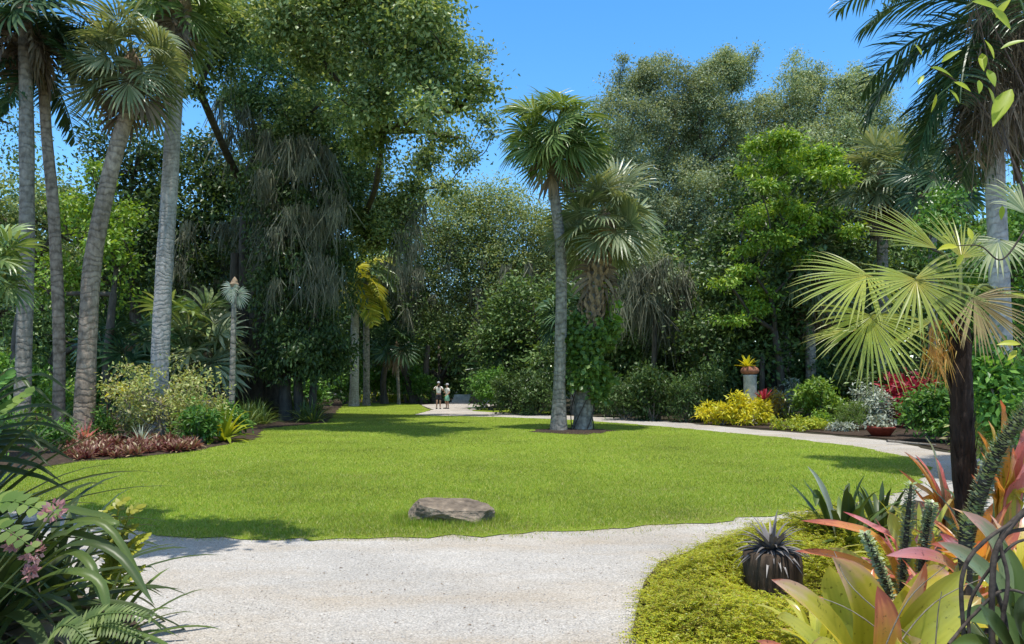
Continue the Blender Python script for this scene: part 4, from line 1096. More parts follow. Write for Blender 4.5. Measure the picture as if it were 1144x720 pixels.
k = 0
for i in range(210):
    px = rng.uniform(78, 218); py = np.interp(px, [82, 150, 216], [516, 511.5, 504.5]) - rng.uniform(0, 21) * np.interp(px, [82, 160, 216], [1, 1, .6])
    q = G(px, py)
    tag(link('bromeliad', bbm[i % 3], None, (q[0], q[1], .02), (0, 0, rng.uniform(0, 6)), rng.uniform(.6, 1.05)), 'small burgundy and cream bromeliad in the edging drift under the left palms', 'bromeliad', 'burgundy bromeliads edging the left bed')
for i, (px, py, w, h, mt) in enumerate(((112, 492, 30, 30, 'mid_leaf'), (140, 484, 34, 40, 'fern_frond'), (88, 486, 34, 44, 'mid_leaf'), (205, 494, 34, 36, 'pale_leaf'), (30, 500, 50, 44, 'fern_frond'), (60, 506, 40, 34, 'mid_leaf'), (245, 482, 40, 40, 'fern_frond'), (-5, 515, 50, 50, 'mid_leaf'))):
    shrub('filler_shrub', ('leafy green filler plant', 'feathery green filler plant', 'pale filler plant')[(0, 1, 0, 2, 1, 0, 1, 0)[i]] + ' in the left bed, ' + ('right of the leaning palm', 'behind the silvery rosette', 'behind the leaning palm foot', 'left of the yellow-green rosette', 'at the far left edge of the bed', 'left of the leaning palm foot', 'behind the yellow-green rosette', 'half behind the strap leaves')[i], px, py, w, h, mt, 900, .13, .05, .18, per=7)
# leafy edging hedge of arching leaves
hm = [mesh_from('border_lily', [rosette_geo(46, .8, .05, elev=(25, 88), droop=1.0, prof='grass', S=5, spread=.18)], M['strap_mid'], True) for _ in range(2)]
for i in range(26):
    px = rng.uniform(272, 364); py = rng.uniform(458, 474) if px > 296 else rng.uniform(458, 478)
    q = G(px, py)
    tag(link('border_lily', hm[i % 2], None, (q[0], q[1], .02), (0, 0, rng.uniform(0, 6)), rng.uniform(1.1, 1.6)), 'dark green arching border plant in the low hedge below the oak', 'border plant', 'low border hedge below the oak')
# yellow tropical leaf and orange spot
rosette('rosette_plant', 'golden yellow leaf rosette glowing in the shade right of the leaning palm', G(136, 478) + np.array([0, 0, 1.2]), 12, .9, .22, 'yellow_leaf', 'tropical plant', elev=(0, 60), droop=.8, prof='leaf')
t = thing('black_bin', 'dark rounded bin half hidden in the pale shrub at left', 'bin', G(228, 484))
build('bin_body', lathe([(.25, 0), (.3, .1), (.32, .85), (.3, .9)], 18), M['shoe'], t, True)
build('bin_lid', lathe([(.34, .9), (.33, .97), (.2, 1.08), (0, 1.12)], 18), M['shoe'], t, True)

# ================================================================ RIGHT BED
shrub('croton', 'bright yellow shrub at the left end of the right-hand bed', 806, 475, 44, 26, 'yellow_leaf', 1500, .22, .07, .2, per=7)
shrub('croton', 'taller bright yellow shrub in front of the stone pedestal', 838, 475.5, 44, 36, 'yellow_leaf', 1700, .22, .07, .2, per=7)
Y = 30.5; b = GX(838, Y)
t = thing('stone_pedestal', 'weathered pale stone column carrying a brown pot', 'pedestal', b)
zt = P(838, 419, Y)[2]
build('base', lathe([(.34, 0), (.34, .18), (.28, .24)], 24), M['concrete'], t, True)
build('shaft', lathe([(.285, .22), (.27, .5), (.262, zt - .1), (.28, zt - .04), (.28, zt), (0, zt)], 24), M['concrete'], t, True)
t = thing('clay_pot', 'round brown clay pot resting on top of the stone pedestal', 'pot', b + np.array([0, 0, zt]))
build('pot_body', lathe([(.16, .003), (.33, .06), (.38, .16), (.33, .27), (.22, .34), (.2, .33), (0, .3)], 22), M['terracotta'], t, True)
rosette('bromeliad', 'yellow bromeliad growing out of the pot on the pedestal', b + np.array([-.1, 0, zt + .3]), 20, .5, .11, 'yellow_leaf', 'bromeliad', elev=(15, 80), droop=.4)
shrub('orange_shrub', 'reddish orange leafy plant right of the pedestal', 862, 472, 34, 38, 'orange_brom', 700, .24, .06, .2, per=6)
rosette('bromeliad', 'small scarlet bromeliad flower above the orange plant', GX(853, 29) + np.array([0, 0, 1.0]), 14, .5, .08, 'red_leaf', 'bromeliad', elev=(30, 85), droop=.1)
shrub('variegated_shrub', 'grey-green speckled shrub between the orange plant and the green bush', 880, 471, 40, 46, 'silver_leaf', 1500, .18, .07, .2, per=7)
shrub('green_shrub', 'rounded bright green bush in the middle of the right-hand bed', 915, 474, 58, 52, 'bright_leaf', 2600, .2, .09, .25, per=8)
shrub('green_shrub', 'tall darker green bush behind the rounded bright bush', 925, 467, 48, 66, 'mid_leaf', 2200, .22, .1, .25, per=8)
shrub('green_shrub', 'small bright green mound in front of the rounded bush', 918, 479, 24, 18, 'bright_leaf', 800, .13, .05, .12, per=7)
shrub('ferny_shrub', 'feathery grey-green shrub left of the red bowl', 952, 481, 36, 34, 'fern_frond', 1600, .16, .025, .2, per=8)
shrub('ground_cover_plant', 'low mat of bright yellow-green leaves at the bed edge', 893, 480.5, 58, 13, 'lime_leaf', 2200, .12, .05, .12, per=8)
shrub('ground_cover_plant', 'low mat of pale green leaves beside the yellow-green mat', 938, 482.5, 26, 10, 'silver_leaf', 700, .12, .04, .12, per=7)
shrub('silver_shrub', 'silvery pink twiggy shrub behind the red bowl', 974, 480, 46, 50, 'silver_leaf', 1700, .14, .06, .22, per=7)
shrub('red_cordyline', 'crimson red-leaved shrub behind the silvery shrub', 1012, 478, 44, 72, 'red_leaf', 700, .34, .12, .25, per=5, up=.2, out=.9)
shrub('red_cordyline', 'smaller crimson shrub right of the first, above the green bush', 1030, 480, 32, 58, 'red_leaf', 420, .32, .11, .22, per=5, up=.2, out=.9)
b = G(984, 488)
t = thing('bowl_planter', 'shallow dark red bowl planter standing in the right-hand bed', 'planter', b)
build('bowl', lathe([(.2, .02), (.26, .02), (.42, .24), (.45, .3), (.42, .31), (.38, .24), (0, .2)], 26), M['glaze_red'], t, True)
shrub('succulent', 'pale grey-green leafy plant growing in the red bowl', 984, 488, 26, 14, 'silver_leaf', 300, .16, .09, .1, per=5, Y=b[1]).location = tuple(b + np.array([0, 0, .22]))
shrub('green_shrub', 'broad bright green bush left of the fan palm trunk', 1040, 494, 78, 62, 'mid_leaf', 3600, .17, .075, .25, per=8)
shrub('green_shrub', 'dark green leafy bush right of the fan palm trunk', 1110, 500, 70, 74, 'mid_leaf', 2600, .17, .07, .25, per=8)
shrub('twiggy_shrub', 'tangled grey twiggy shrub behind the fan palm trunk', 1105, 492, 60, 84, 'silver_leaf', 900, .12, .03, .25, stems=8, per=6)
o = build('driftwood', tube(spline([G(1012, 497) + np.array([-.5, 0, .1]), G(1020, 497) + np.array([-.1, 0, .05]), G(1030, 499) + np.array([.3, -.1, .05])], 8), np.linspace(.04, .02, 8), 6, .1), M['twig'])
tag(o, 'bleached crooked stick lying at the edge of the right-hand bed', 'stick')
for i in range(5):
    rosette('bromeliad', 'dark green spiky plant at the back of the right-hand bed', GX(880 + i * 45, 31 - i), 24, 1.0, .08, 'strap_dark', 'bromeliad', 'spiky plants at the back of the right-hand bed', elev=(15, 80), droop=.6, S=5)

shrub('leafy_shrub', 'tall leafy shrub hiding the foot of the queen palm at the right edge', 1128, 540, 80, 160, 'mid_leaf', 3000, .15, .07, .2, per=8, Y=11.8)
shrub('leafy_shrub', 'lower pale-leaved shrub right of the fan palm trunk', 1096, 530, 50, 92, 'pale_leaf', 1200, .12, .045, .2, per=7, Y=12.3)
# ================================================================ HERO FAN PALM (right foreground)
Y = 5.2; b = GX(1083, Y)
t = thing('fan_palm', 'young fan palm with dark fibrous trunk and big pale fan leaves in the right foreground', 'fan palm', b)
top = P(1073, 345, Y) - b
pts = spline([np.array([0, 0, -.05]), P(1080, 560, Y) - b, P(1074, 450, Y) - b, top], 26)
build('trunk', tube(pts, np.interp(np.linspace(0, 1, 26), [0, .5, .85, 1], [.078, .074, .068, .045]) , 16, .1), M['fibre'], t, True)
a = rng.uniform(0, 6.28, 150); u = rng.uniform(.12, .98, 150)
cpt = np.stack([np.interp(u, np.linspace(0, 1, 26), pts[:, k]) for k in range(3)], 1)
rad = np.stack([np.cos(a), np.sin(a), 0 * a], 1)
build('leaf_sheath', [blades(cpt + rad * .062, rad * .2 + np.array([0, 0, 1.]), rng.uniform(.1, .26, 150), rng.uniform(.02, .05, 150), S=3, droop=-.1, prof='spike', side=np.stack([-np.sin(a), np.cos(a), 0 * a], 1))], M['fibre'], t)
def hero_leaf(hx, hy, dY, d, n_, Rpx, arc, segs=30, mat='hero_fan', droop=.25, costa=.1):
    H = P(hx, hy, Y + dY) - b
    n_ = np.asarray(n_, float)
    mid = (top + H) / 2 + np.array([0, 0, .12])
    lf = build('frond', [fan_geo(H, d, n_, Rpx * m_px(Y), segs, math.radians(arc), costa=costa, droop=droop + .2, vfold=.1, fused=.36, fold=.24, jit=.16)], M[mat], t)
    build('petiole', tube(spline([top + np.array([0, 0, -.05]), mid, H], 9), np.linspace(.016, .008, 9), 6), M['stem_green'], lf, True)
hero_leaf(970, 307, -.25, (-.8, -.25, -.45), (-.25, -.75, .6), 88, 88, 32)
hero_leaf(972, 352, -.15, (-.12, -.2, -1), (0, -1, .15), 88, 100, 36)
hero_leaf(1022, 312, -.45, (.1, -.45, -.7), (-.1, -.7, .75), 80, 128, 40)
hero_leaf(1050, 280, -.1, (-.8, .15, .55), (.35, -.75, .45), 96, 38, 20, droop=.1)
hero_leaf(1086, 333, -.15, (.5, -.2, -.8), (.1, -.95, .2), 80, 80, 30, 'hero_fan_dry')
hero_leaf(960, 368, .2, (-1, .1, -.15), (0, -.3, 1), 66, 40, 14)
hero_leaf(1075, 290, .2, (.2, .5, .8), (.2, -.9, .4), 78, 60, 22, droop=.2)
hero_leaf(1120, 330, .25, (.8, .4, .1), (-.2, -.5, .9), 74, 90, 28)
hero_leaf(1040, 360, .3, (-.4, .7, -.3), (-.2, -.4, .9), 70, 90, 26)
an = np.array([P(rng.uniform(1036, 1060), rng.uniform(352, 400), Y + rng.uniform(-.2, .1)) for _ in range(16)]) - b
build('flower_stalk', [moss_strands(an, .3, per=14, spread=.05, w=.008)], M['cone_flower'], t)

# grey drooping fan leaf at upper right, on its own stem
b2 = GX(1150, 5.6)
t = thing('fan_palm', 'small fan palm with one grey-green drooping leaf at the right edge', 'fan palm', b2)
tp = P(1150, 300, 5.6) - b2
build('trunk', tube(spline([np.zeros(3), tp * .5 + np.array([.05, 0, 0]), tp], 10), np.linspace(.06, .04, 10), 10, .06), M['fibre'], t, True)
for (hx, hy, d, n_, mt) in ((1118, 268, (-.6, -.2, -.5), (-.3, -.6, .8), 'palm_pale'), (1165, 262, (.7, -.2, .1), (.1, -.6, .8), 'palm_pale'), (1146, 240, (.1, .4, .8), (.2, -.9, .3), 'palm_pale'), (1175, 330, (.6, -.4, -.5), (.1, -.6, .7), 'palm_leaf')):
    H = P(hx, hy, 5.5) - b2
    lf = build('frond', [fan_geo(H, d, n_, 62 * m_px(5.5), 24, math.radians(85), costa=.2, droop=.9, fold=.2)], M[mt], t)
    build('petiole', tube(spline([tp, (tp + H) / 2 + np.array([0, 0, .06]), H], 8), np.linspace(.012, .006, 8), 5), M['stem_green'], lf, True)

# ================================================================ FOREGROUND: fern ground cover, right
cover_px = [(712, 716), (722, 662), (744, 634), (797, 611), (856, 597), (908, 588), (962, 577), (1012, 572), (1016, 640), (900, 760), (780, 790), (716, 760)]
cpoly = gp(cover_px)
N = 15000
lo, hi = cpoly.min(0), cpoly.max(0)
xy = rng.uniform(lo, hi, (N * 3, 2)); xy = xy[inpoly(xy[:, 0], xy[:, 1], cpoly)][:N]
ed = edge_dist(xy[:, 0], xy[:, 1], cpoly)
hh = .27 * np.clip(ed / .55, 0, 1) ** .6 * (1 + .35 * np.sin(xy[:, 0] * 5) * np.cos(xy[:, 1] * 4.3))
sb = G(864, 668); ds = np.hypot(xy[:, 0] - sb[0], xy[:, 1] - sb[1] + .12)
hh *= np.clip((ds - .1) / .55, .12, 1)
pb_ = np.c_[xy, hh * rng.uniform(.45, 1.05, len(xy)) + .01]
n = len(pb_); az = rng.uniform(0, 2 * PI, n)
outw = np.stack([np.cos(az), np.sin(az), rng.uniform(-.1, .9, n)], 1); outw[:, 1] -= .35; outw = nrm(outw)
gl = []
L_ = rng.uniform(.06, .15, n) * np.where(ed < .12, 1.6, 1)
for j in range(9):
    f = (j + .5) / 9
    c = pb_ + outw * (L_ * f)[:, None] + np.array([0, 0, -.06]) * (f ** 2)
    s = nrm(np.cross(outw, np.array([0, 0, 1.]) + rng.normal(size=(n, 3)) * .15))
    for sg in (-1, 1):
        gl.append(leafq(c, outw * .6 + s * sg + rng.normal(size=(n, 3)) * .12, np.array([0, 0, 1.]) + rng.normal(size=(n, 3)) * .3, .024 * (1.15 - f * .7), .0095))
tag(build('fern_ground_cover', gl, M['fern_cover']), 'mounding yellow-green ferny ground cover spilling onto the gravel', kind='stuff')

# stump planter with dark agave
b = G(864, 668)
t = thing('stump_planter', 'dark fibrous tree-fern stump planter in the ferny ground cover', 'planter', b)
g = lathe([(.2, -.02), (.205, .1), (.215, .25), (.205, .34), (.17, .35), (0, .34)], 26)
g[0][0][:, :2] *= 1 + rng.normal(size=(len(g[0][0]), 1)) * .02
build('stump', g, M['stump'], t, True)
a = rng.uniform(0, 6.28, 220); zz = rng.uniform(.0, .33, 220)
build('fibres', [blades(np.stack([np.cos(a) * .205, np.sin(a) * .205, zz], 1), np.stack([np.cos(a) * .15, np.sin(a) * .15, -np.ones(220)], 1), .09, .009, S=2, prof='spike', droop=0)], M['stump'], t)
rosette('dark_bromeliad', 'purple-grey spiky rosette growing on the dark stump', b + np.array([0, 0, .34]), 80, .28, .048, 'grey_agave', 'bromeliad', parts=True, elev=(-22, 74), droop=.8, prof='spike', fold=.2, spread=.05)

# strap-leaf clump behind
b = G(942, 622)
t = thing('strap_leaf_plant', 'grey-green strap-leaved plant with one tall pale blade behind the stump', 'plant', b)
def rib(px_pts, W, nv, mat, par, base, prof='brom', fold=.2, name='leaf', wave=0.):
    if prof == 'brom': W *= .82
    return build(name, [ribbon([P(*q) - base for q in px_pts], W, nv, fold=fold, prof=prof, wave=wave)], M[mat], par, True)
Yc = b[1]
rib([(938, 618, Yc), (925, 565, Yc - .1), (912, 535, Yc - .15), (902, 521, Yc - .2)], .1, (.6, -.9, .3), 'silver_leaf', t, b, 'grass')
rib([(938, 615, Yc), (920, 570, Yc), (911, 552, Yc - .1), (911, 566, Yc - .2)], .09, (.3, -1, .4), 'strap_mid', t, b, 'strap')
rib([(945, 615, Yc), (950, 570, Yc), (946, 548, Yc - .1)], .08, (0, -1, .2), 'strap_dark', t, b, 'strap')
rib([(948, 615, Yc), (962, 575, Yc), (956, 540, Yc)], .06, (.2, -1, .2), 'strap_mid', t, b, 'grass')
for q in split_blades(rosette_geo(46, .72, .06, elev=(15, 80), droop=.7, prof='strap', S=8), 46):
    build('leaf', [q], M['strap_dark' if rng.random() < .6 else 'strap_mid'], t, True)
rosette('strap_leaf_plant', 'dark green strappy rosette right of the pale-bladed one', G(985, 612), 44, .66, .055, 'strap_dark', 'plant', parts=True, elev=(15, 82), droop=.6)

# big pink and yellow bromeliad
b = GX(968, 3.75)
t = thing('bromeliad', 'large yellow bromeliad with pink-tipped broad leaves in the right foreground', 'bromeliad', b)
K = 3.7
for (pp, W, nv, mt) in (
    ([(962, 790, K), (940, 725, K - .15), (905, 680, K - .3), (862, 648, K - .42)], .22, (.35, -.7, .8), 'pink_brom'),
    ([(968, 790, K), (972, 700, K), (958, 655, K - .05), (930, 622, K - .12)], .24, (-.1, -1, .25), 'pink_brom'),
    ([(958, 780, K), (944, 700, K + .05), (930, 655, K + .05), (926, 632, K + .02)], .17, (-.2, -1, .1), 'lime_brom'),
    ([(975, 790, K), (992, 720, K), (1015, 670, K - .05), (1034, 628, K - .1)], .19, (.5, -.9, .3), 'pink_brom'),
    ([(980, 790, K), (1010, 720, K - .1), (1045, 675, K - .15), (1080, 636, K - .15)], .2, (.3, -.7, .75), 'lime_brom'),
    ([(978, 790, K), (1020, 730, K - .2), (1065, 690, K - .3), (1096, 668, K - .3)], .2, (.2, -.6, .85), 'lime_brom'),
    ([(970, 790, K), (985, 730, K - .25), (988, 690, K - .3), (980, 655, K - .3)], .16, (0, -1, .2), 'orange_brom'),
    ([(962, 800, K), (925, 770, K - .35), (890, 745, K - .5), (845, 716, K - .6)], .2, (.3, -.4, .9), 'orange_brom'),
    ([(955, 790, K), (915, 730, K + .1), (885, 700, K + .15), (868, 690, K + .1)], .17, (.5, -.5, .8), 'lime_brom'),
    ([(970, 800, K), (1000, 760, K - .4), (1010, 735, K - .6), (1030, 715, K - .7)], .2, (.2, -.7, .8), 'lime_brom'),
    ([(975, 790, K), (1030, 760, K - .3), (1070, 735, K - .4), (1105, 725, K - .5)], .19, (.1, -.5, .9), 'lime_brom'),
    ([(972, 790, K), (1000, 700, K + .2), (1040, 650, K + .35), (1060, 640, K + .4)], .2, (.3, -.8, .6), 'pink_brom'),
    ([(964, 800, K), (950, 760, K - .4), (930, 735, K - .6), (905, 722, K - .7)], .2, (.1, -.7, .8), 'lime_brom')):
    rib(pp, W, nv, mt, t, b, 'brom', .22, wave=.03)
# second bromeliad: pink horizontal blades behind
b = GX(1090, 4.3)
t = thing('bromeliad', 'bromeliad with rose-pink horizontal blades behind the yellow one', 'bromeliad', b)
K = 4.3
for (pp, W, nv, mt) in (
    ([(1090, 690, K), (1065, 640, K), (1035, 622, K - .1), (990, 621, K - .2)], .14, (.1, -.6, .8), 'rose_brom'),
    ([(1095, 690, K), (1085, 640, K), (1065, 612, K), (1050, 596, K)], .13, (.2, -.9, .4), 'rose_brom'),
    ([(1092, 690, K), (1060, 660, K - .1), (1030, 650, K - .15), (1012, 652, K - .2)], .13, (.1, -.6, .8), 'rose_brom'),
    ([(1100, 690, K), (1110, 640, K), (1120, 610, K), (1140, 590, K)], .14, (.3, -.8, .5), 'orange_brom'),
    ([(1098, 690, K), (1090, 640, K + .2), (1070, 615, K + .3), (1040, 608, K + .3)], .13, (.1, -.7, .7), 'orange_brom'),
    ([(1102, 690, K), (1130, 650, K), (1160, 640, K)], .13, (.1, -.7, .7), 'rose_brom')):
    rib(pp, W, nv, mt, t, b)
# third: orange-yellow low bromeliad (left of it)
b = GX(1018, 4.9)
t = thing('bromeliad', 'orange-leaved bromeliad with long blades reaching left over the ferns', 'bromeliad', b)
K = 4.9
for (pp, W, nv, mt) in (
    ([(1018, 690, K), (985, 610, K), (945, 590, K - .1), (895, 582, K - .2)], .12, (.1, -.5, .9), 'orange_brom'),
    ([(1018, 690, K), (1000, 610, K), (975, 590, K - .1), (942, 572, K - .2)], .12, (.1, -.5, .9), 'rose_brom'),
    ([(1015, 690, K), (975, 640, K), (930, 622, K - .1), (888, 616, K - .2)], .12, (.1, -.5, .9), 'orange_brom'),
    ([(1020, 690, K), (1015, 620, K), (1000, 590, K), (994, 572, K)], .15, (-.2, -.9, .4), 'lime_brom'),
    ([(1022, 690, K), (1030, 625, K), (1034, 600, K), (1030, 582, K)], .14, (.1, -1, .3), 'orange_brom'),
    ([(1018, 690, K), (985, 650, K - .1), (955, 640, K - .2), (935, 640, K - .25)], .13, (.1, -.5, .9), 'orange_brom'),
    ([(1024, 690, K), (1045, 640, K - .1), (1060, 625, K - .1), (1085, 622, K - .1)], .13, (.1, -.6, .8), 'lime_brom'),
    ([(1016, 690, K), (990, 660, K + .2), (955, 625, K + .3), (925, 612, K + .3)], .12, (.1, -.5, .9), 'lime_brom')):
    rib(pp, W, nv, mt, t, b)
# orange/red ones by the palm trunk
b = GX(1062, 6.2)
t = thing('bromeliad', 'red and orange bromeliad left of the fan palm trunk', 'bromeliad', b)
K = 6.2
for (tx, ty, W, mt) in ((1010, 505, .13, 'orange_brom'), (1022, 508, .11, 'rose_brom'), (1004, 525, .12, 'orange_brom'), (1033, 487, .08, 'silver_leaf'), (1018, 543, .12, 'orange_brom'), (1028, 560, .12, 'rose_brom'), (1045, 510, .13, 'rose_brom'), (1075, 505, .12, 'orange_brom'), (1095, 520, .12, 'orange_brom'), (1100, 545, .12, 'rose_brom')):
    rib([(1062, 610, K), ((1062 * 2 + tx) / 3, 560 + (ty - 530) * .2, K - .05), ((1062 + tx * 2) / 3, ty + 18, K - .15), (tx, ty, K - .25)], W, (.1, -.6, .8), mt, t, b)
b = GX(1122, 5.0)
t = thing('bromeliad', 'tall orange and pink bromeliad at the right edge behind the spiny stem', 'bromeliad', b)
K = 5.0
for (tx, ty, W, mt) in ((1118, 447, .11, 'orange_brom'), (1092, 482, .12, 'orange_brom'), (1096, 505, .12, 'orange_brom'), (1144, 478, .13, 'rose_brom'), (1150, 505, .14, 'rose_brom'), (1108, 520, .12, 'orange_brom'), (1165, 455, .12, 'orange_brom'), (1132, 500, .13, 'pink_brom'), (1085, 530, .12, 'orange_brom'), (1160, 530, .12, 'pink_brom'), (1104, 470, .1, 'pink_brom')):
    rib([(1122, 620, K), (1122 + (tx - 1122) * .3, 560 + (ty - 530) * .3, K), (1122 + (tx - 1122) * .7, ty + 18, K - .1), (tx, ty, K - .2)], W, (.1, -.7, .7), mt, t, b)
b = GX(1112, 4.6)
rosette('bromeliad', 'dark red spiky bromeliad clump low behind the tangled vine', b + np.array([0, 0, .3]), 50, .34, .04, 'burgundy_leaf', 'bromeliad', parts=True, elev=(-5, 85), droop=.3, prof='spike')
# big jade bromeliad bottom right
b = GX(1150, 3.3)
t = thing('bromeliad', 'big grey-green broad-leaved bromeliad at the lower right edge', 'bromeliad', b)
K = 3.3
for (pp, W, mt) in (([(1150, 760, K), (1120, 670, K), (1085, 630, K - .05), (1048, 606, K - .1)], .15, 'jade_brom'), ([(1150, 760, K), (1125, 650, K + .1), (1105, 600, K + .1), (1075, 571, K + .1)], .15, 'jade_brom'),
    ([(1150, 760, K), (1130, 710, K - .1), (1105, 690, K - .15), (1070, 690, K - .2)], .14, 'strap_mid'), ([(1150, 760, K), (1140, 690, K), (1135, 640, K), (1120, 605, K)], .1, 'strap_mid'),
    ([(1150, 760, K), (1120, 740, K - .3), (1090, 720, K - .4), (1060, 722, K - .5)], .1, 'strap_mid'), ([(1150, 760, K), (1165, 680, K), (1180, 640, K)], .12, 'strap_dark'), ([(1150, 770, K), (1130, 730, K - .4), (1110, 700, K - .5), (1095, 676, K - .5)], .12, 'strap_dark'),
    ([(1150, 770, K), (1140, 720, K - .4), (1138, 690, K - .5), (1150, 660, K - .5)], .12, 'strap_dark')):
    rib(pp, W, (.2, -.8, .6), mt, t, b)
for (px_, Yd, n_, L2, W2, mt, lab) in ((1128, 3.5, 44, .62, .045, 'strap_dark', 'dark narrow-leaved clump in the lower right corner under the woody vine'), (1070, 4.2, 34, .5, .05, 'strap_mid', 'green narrow-leaved clump between the yellow bromeliad and the woody vine'), (1100, 5.4, 44, .75, .045, 'strap_dark', 'dark strappy clump beside the foot of the fan palm trunk'), (1020, 5.6, 36, .6, .05, 'lime_brom', 'lime-green strappy clump behind the spiny stems'), (1040, 3.55, 26, .42, .06, 'lime_brom', 'yellow-green rosette low at the bottom edge right of the yellow bromeliad'), (905, 4.2, 22, .36, .05, 'lime_brom', 'small pale rosette at the bottom edge left of the yellow bromeliad')):
    rosette('rosette_plant', lab, GX(px_, Yd) + np.array([0, 0, .12 if Yd < 4.3 else .2]), n_, L2, W2, mt, 'bromeliad', parts=True, elev=(5, 84), droop=.75, prof='strap', S=8)
for (px_, Yd, zz_, n_, L2, W2, mt, lab) in ((1040, 4.0, .3, 16, .42, .075, 'pink_brom', 'small pink-tipped bromeliad tucked behind the large yellow one'), (1080, 4.9, .35, 20, .5, .075, 'orange_brom', 'orange bromeliad between the spiny stems and the fan palm trunk'), (1004, 5.3, .2, 18, .45, .07, 'rose_brom', 'rosy bromeliad behind the two upright spiny stems'), (1132, 4.3, .45, 18, .5, .08, 'pink_brom', 'pink and yellow bromeliad at the right edge under the slanting spiny stem'), (955, 4.6, .12, 16, .36, .07, 'orange_brom', 'orange-leaved bromeliad in the ferns right of the stump')):
    rosette('bromeliad', lab, GX(px_, Yd) + np.array([0, 0, zz_]), n_, L2, W2, mt, 'bromeliad', parts=True, elev=(8, 80), droop=.55, prof='brom', S=9, fold=.2)
t = thing('dry_stems', 'thin bleached dry stems arching over the bromeliads in the right foreground', 'dry stems', GX(1030, 3.4))
for k in range(8):
    b0 = P(rng.uniform(960, 1120), 770, 3.4); e0 = P(rng.uniform(880, 1130), rng.uniform(600, 720), 3.25 + rng.uniform(-.1, .4)); m0 = (b0 + e0) / 2 + np.array([rng.normal() * .08, 0, .1])
    build('stem', tube(spline([b0, m0, e0], 14) - GX(1030, 3.4), np.linspace(.004, .0015, 14), 5), M['twig'], t, True)
# spiny succulent stems
def spiny(label, ctrl, r, nleaf, L_):
    base = np.array([P(*ctrl[0])[0], P(*ctrl[0])[1], 0])
    t = thing('spiny_succulent', label, 'succulent', base)
    low = P(*ctrl[0]) - base
    pts = spline([np.array([0, 0, -.02])] + ([low] if low[2] > .1 else []) + [P(*q) - base for q in ctrl[1:]], 24)
    build('stem', tube(pts, np.interp(np.linspace(0, 1, 24), [0, .8, 1], [r, r * .85, r * .4]), 8, .08), M['vine_bark'], t, True)
    nleaf = int(nleaf * 1.9); u = np.linspace(.15, 1, nleaf); a = np.arange(nleaf) * 2.39996
    c = np.stack([np.interp(u, np.linspace(0, 1, 24), pts[:, k]) for k in range(3)], 1)
    T = nrm(np.stack([np.interp(u, np.linspace(0, 1, 24), nrm(np.gradient(pts, axis=0))[:, k]) for k in range(3)], 1))
    A = nrm(np.cross(T, [0, 1, .1])); B = np.cross(T, A)
    rad = A * np.cos(a)[:, None] + B * np.sin(a)[:, None]
    build('leaves', [leafq(c + rad * r * .8, rad + T * .5 + rng.normal(size=(nleaf, 3)) * .25, T, L_ * rng.uniform(.7, 1.2, nleaf), L_ * .8)], M['succulent_leaf'], t)
spiny('upright spiny succulent stem, left of the pair behind the pink blades', [(1008, 660, 4.55), (1012, 600, 4.5), (1018, 541, 4.45)], .018, 260, .03)
spiny('upright spiny succulent stem, right of the pair behind the pink blades', [(1028, 655, 4.5), (1034, 600, 4.45), (1041, 562, 4.4)], .018, 240, .03)
spiny('short dark spiny succulent stem low beside the yellow bromeliad', [(998, 690, 4.3), (985, 640, 4.25), (966, 596, 4.2)], .017, 220, .028)
spiny('long thick spiny succulent stem slanting up to the right edge', [(1078, 610, 4.0), (1090, 570, 4.0), (1108, 520, 3.95), (1132, 478, 3.9), (1165, 440, 3.85)], .034, 520, .034)
# tangled liana
b = GX(1118, 2.9)
t = thing('liana', 'tangled dark woody vine stems at the lower right edge', 'vine', b)
K = 2.9
for ctrl, r in (([(1085, 790, K), (1076, 700, K), (1076, 640, K), (1100, 605, K), (1150, 572, K)], .008), ([(1112, 800, K), (1108, 690, K), (1112, 620, K), (1128, 590, K), (1155, 560, K)], .011), ([(1120, 800, K), (1124, 700, K + .03), (1108, 640, K + .03), (1120, 600, K + .03), (1150, 590, K)], .009), ([(1092, 790, K), (1082, 690, K + .05), (1096, 650, K + .05), (1130, 610, K), (1160, 600, K)], .006), ([(1130, 800, K), (1118, 720, K - .03), (1126, 650, K - .03), (1118, 600, K), (1144, 570, K)], .008), ([(1060, 720, K - .05), (1085, 690, K), (1120, 660, K), (1160, 668, K)], .006)):
    build('stem', tube(spline([P(*q) - b for q in ctrl], 22), r * np.linspace(1.1, .85, 22), 7, .12), M['vine_bark'], t, True)
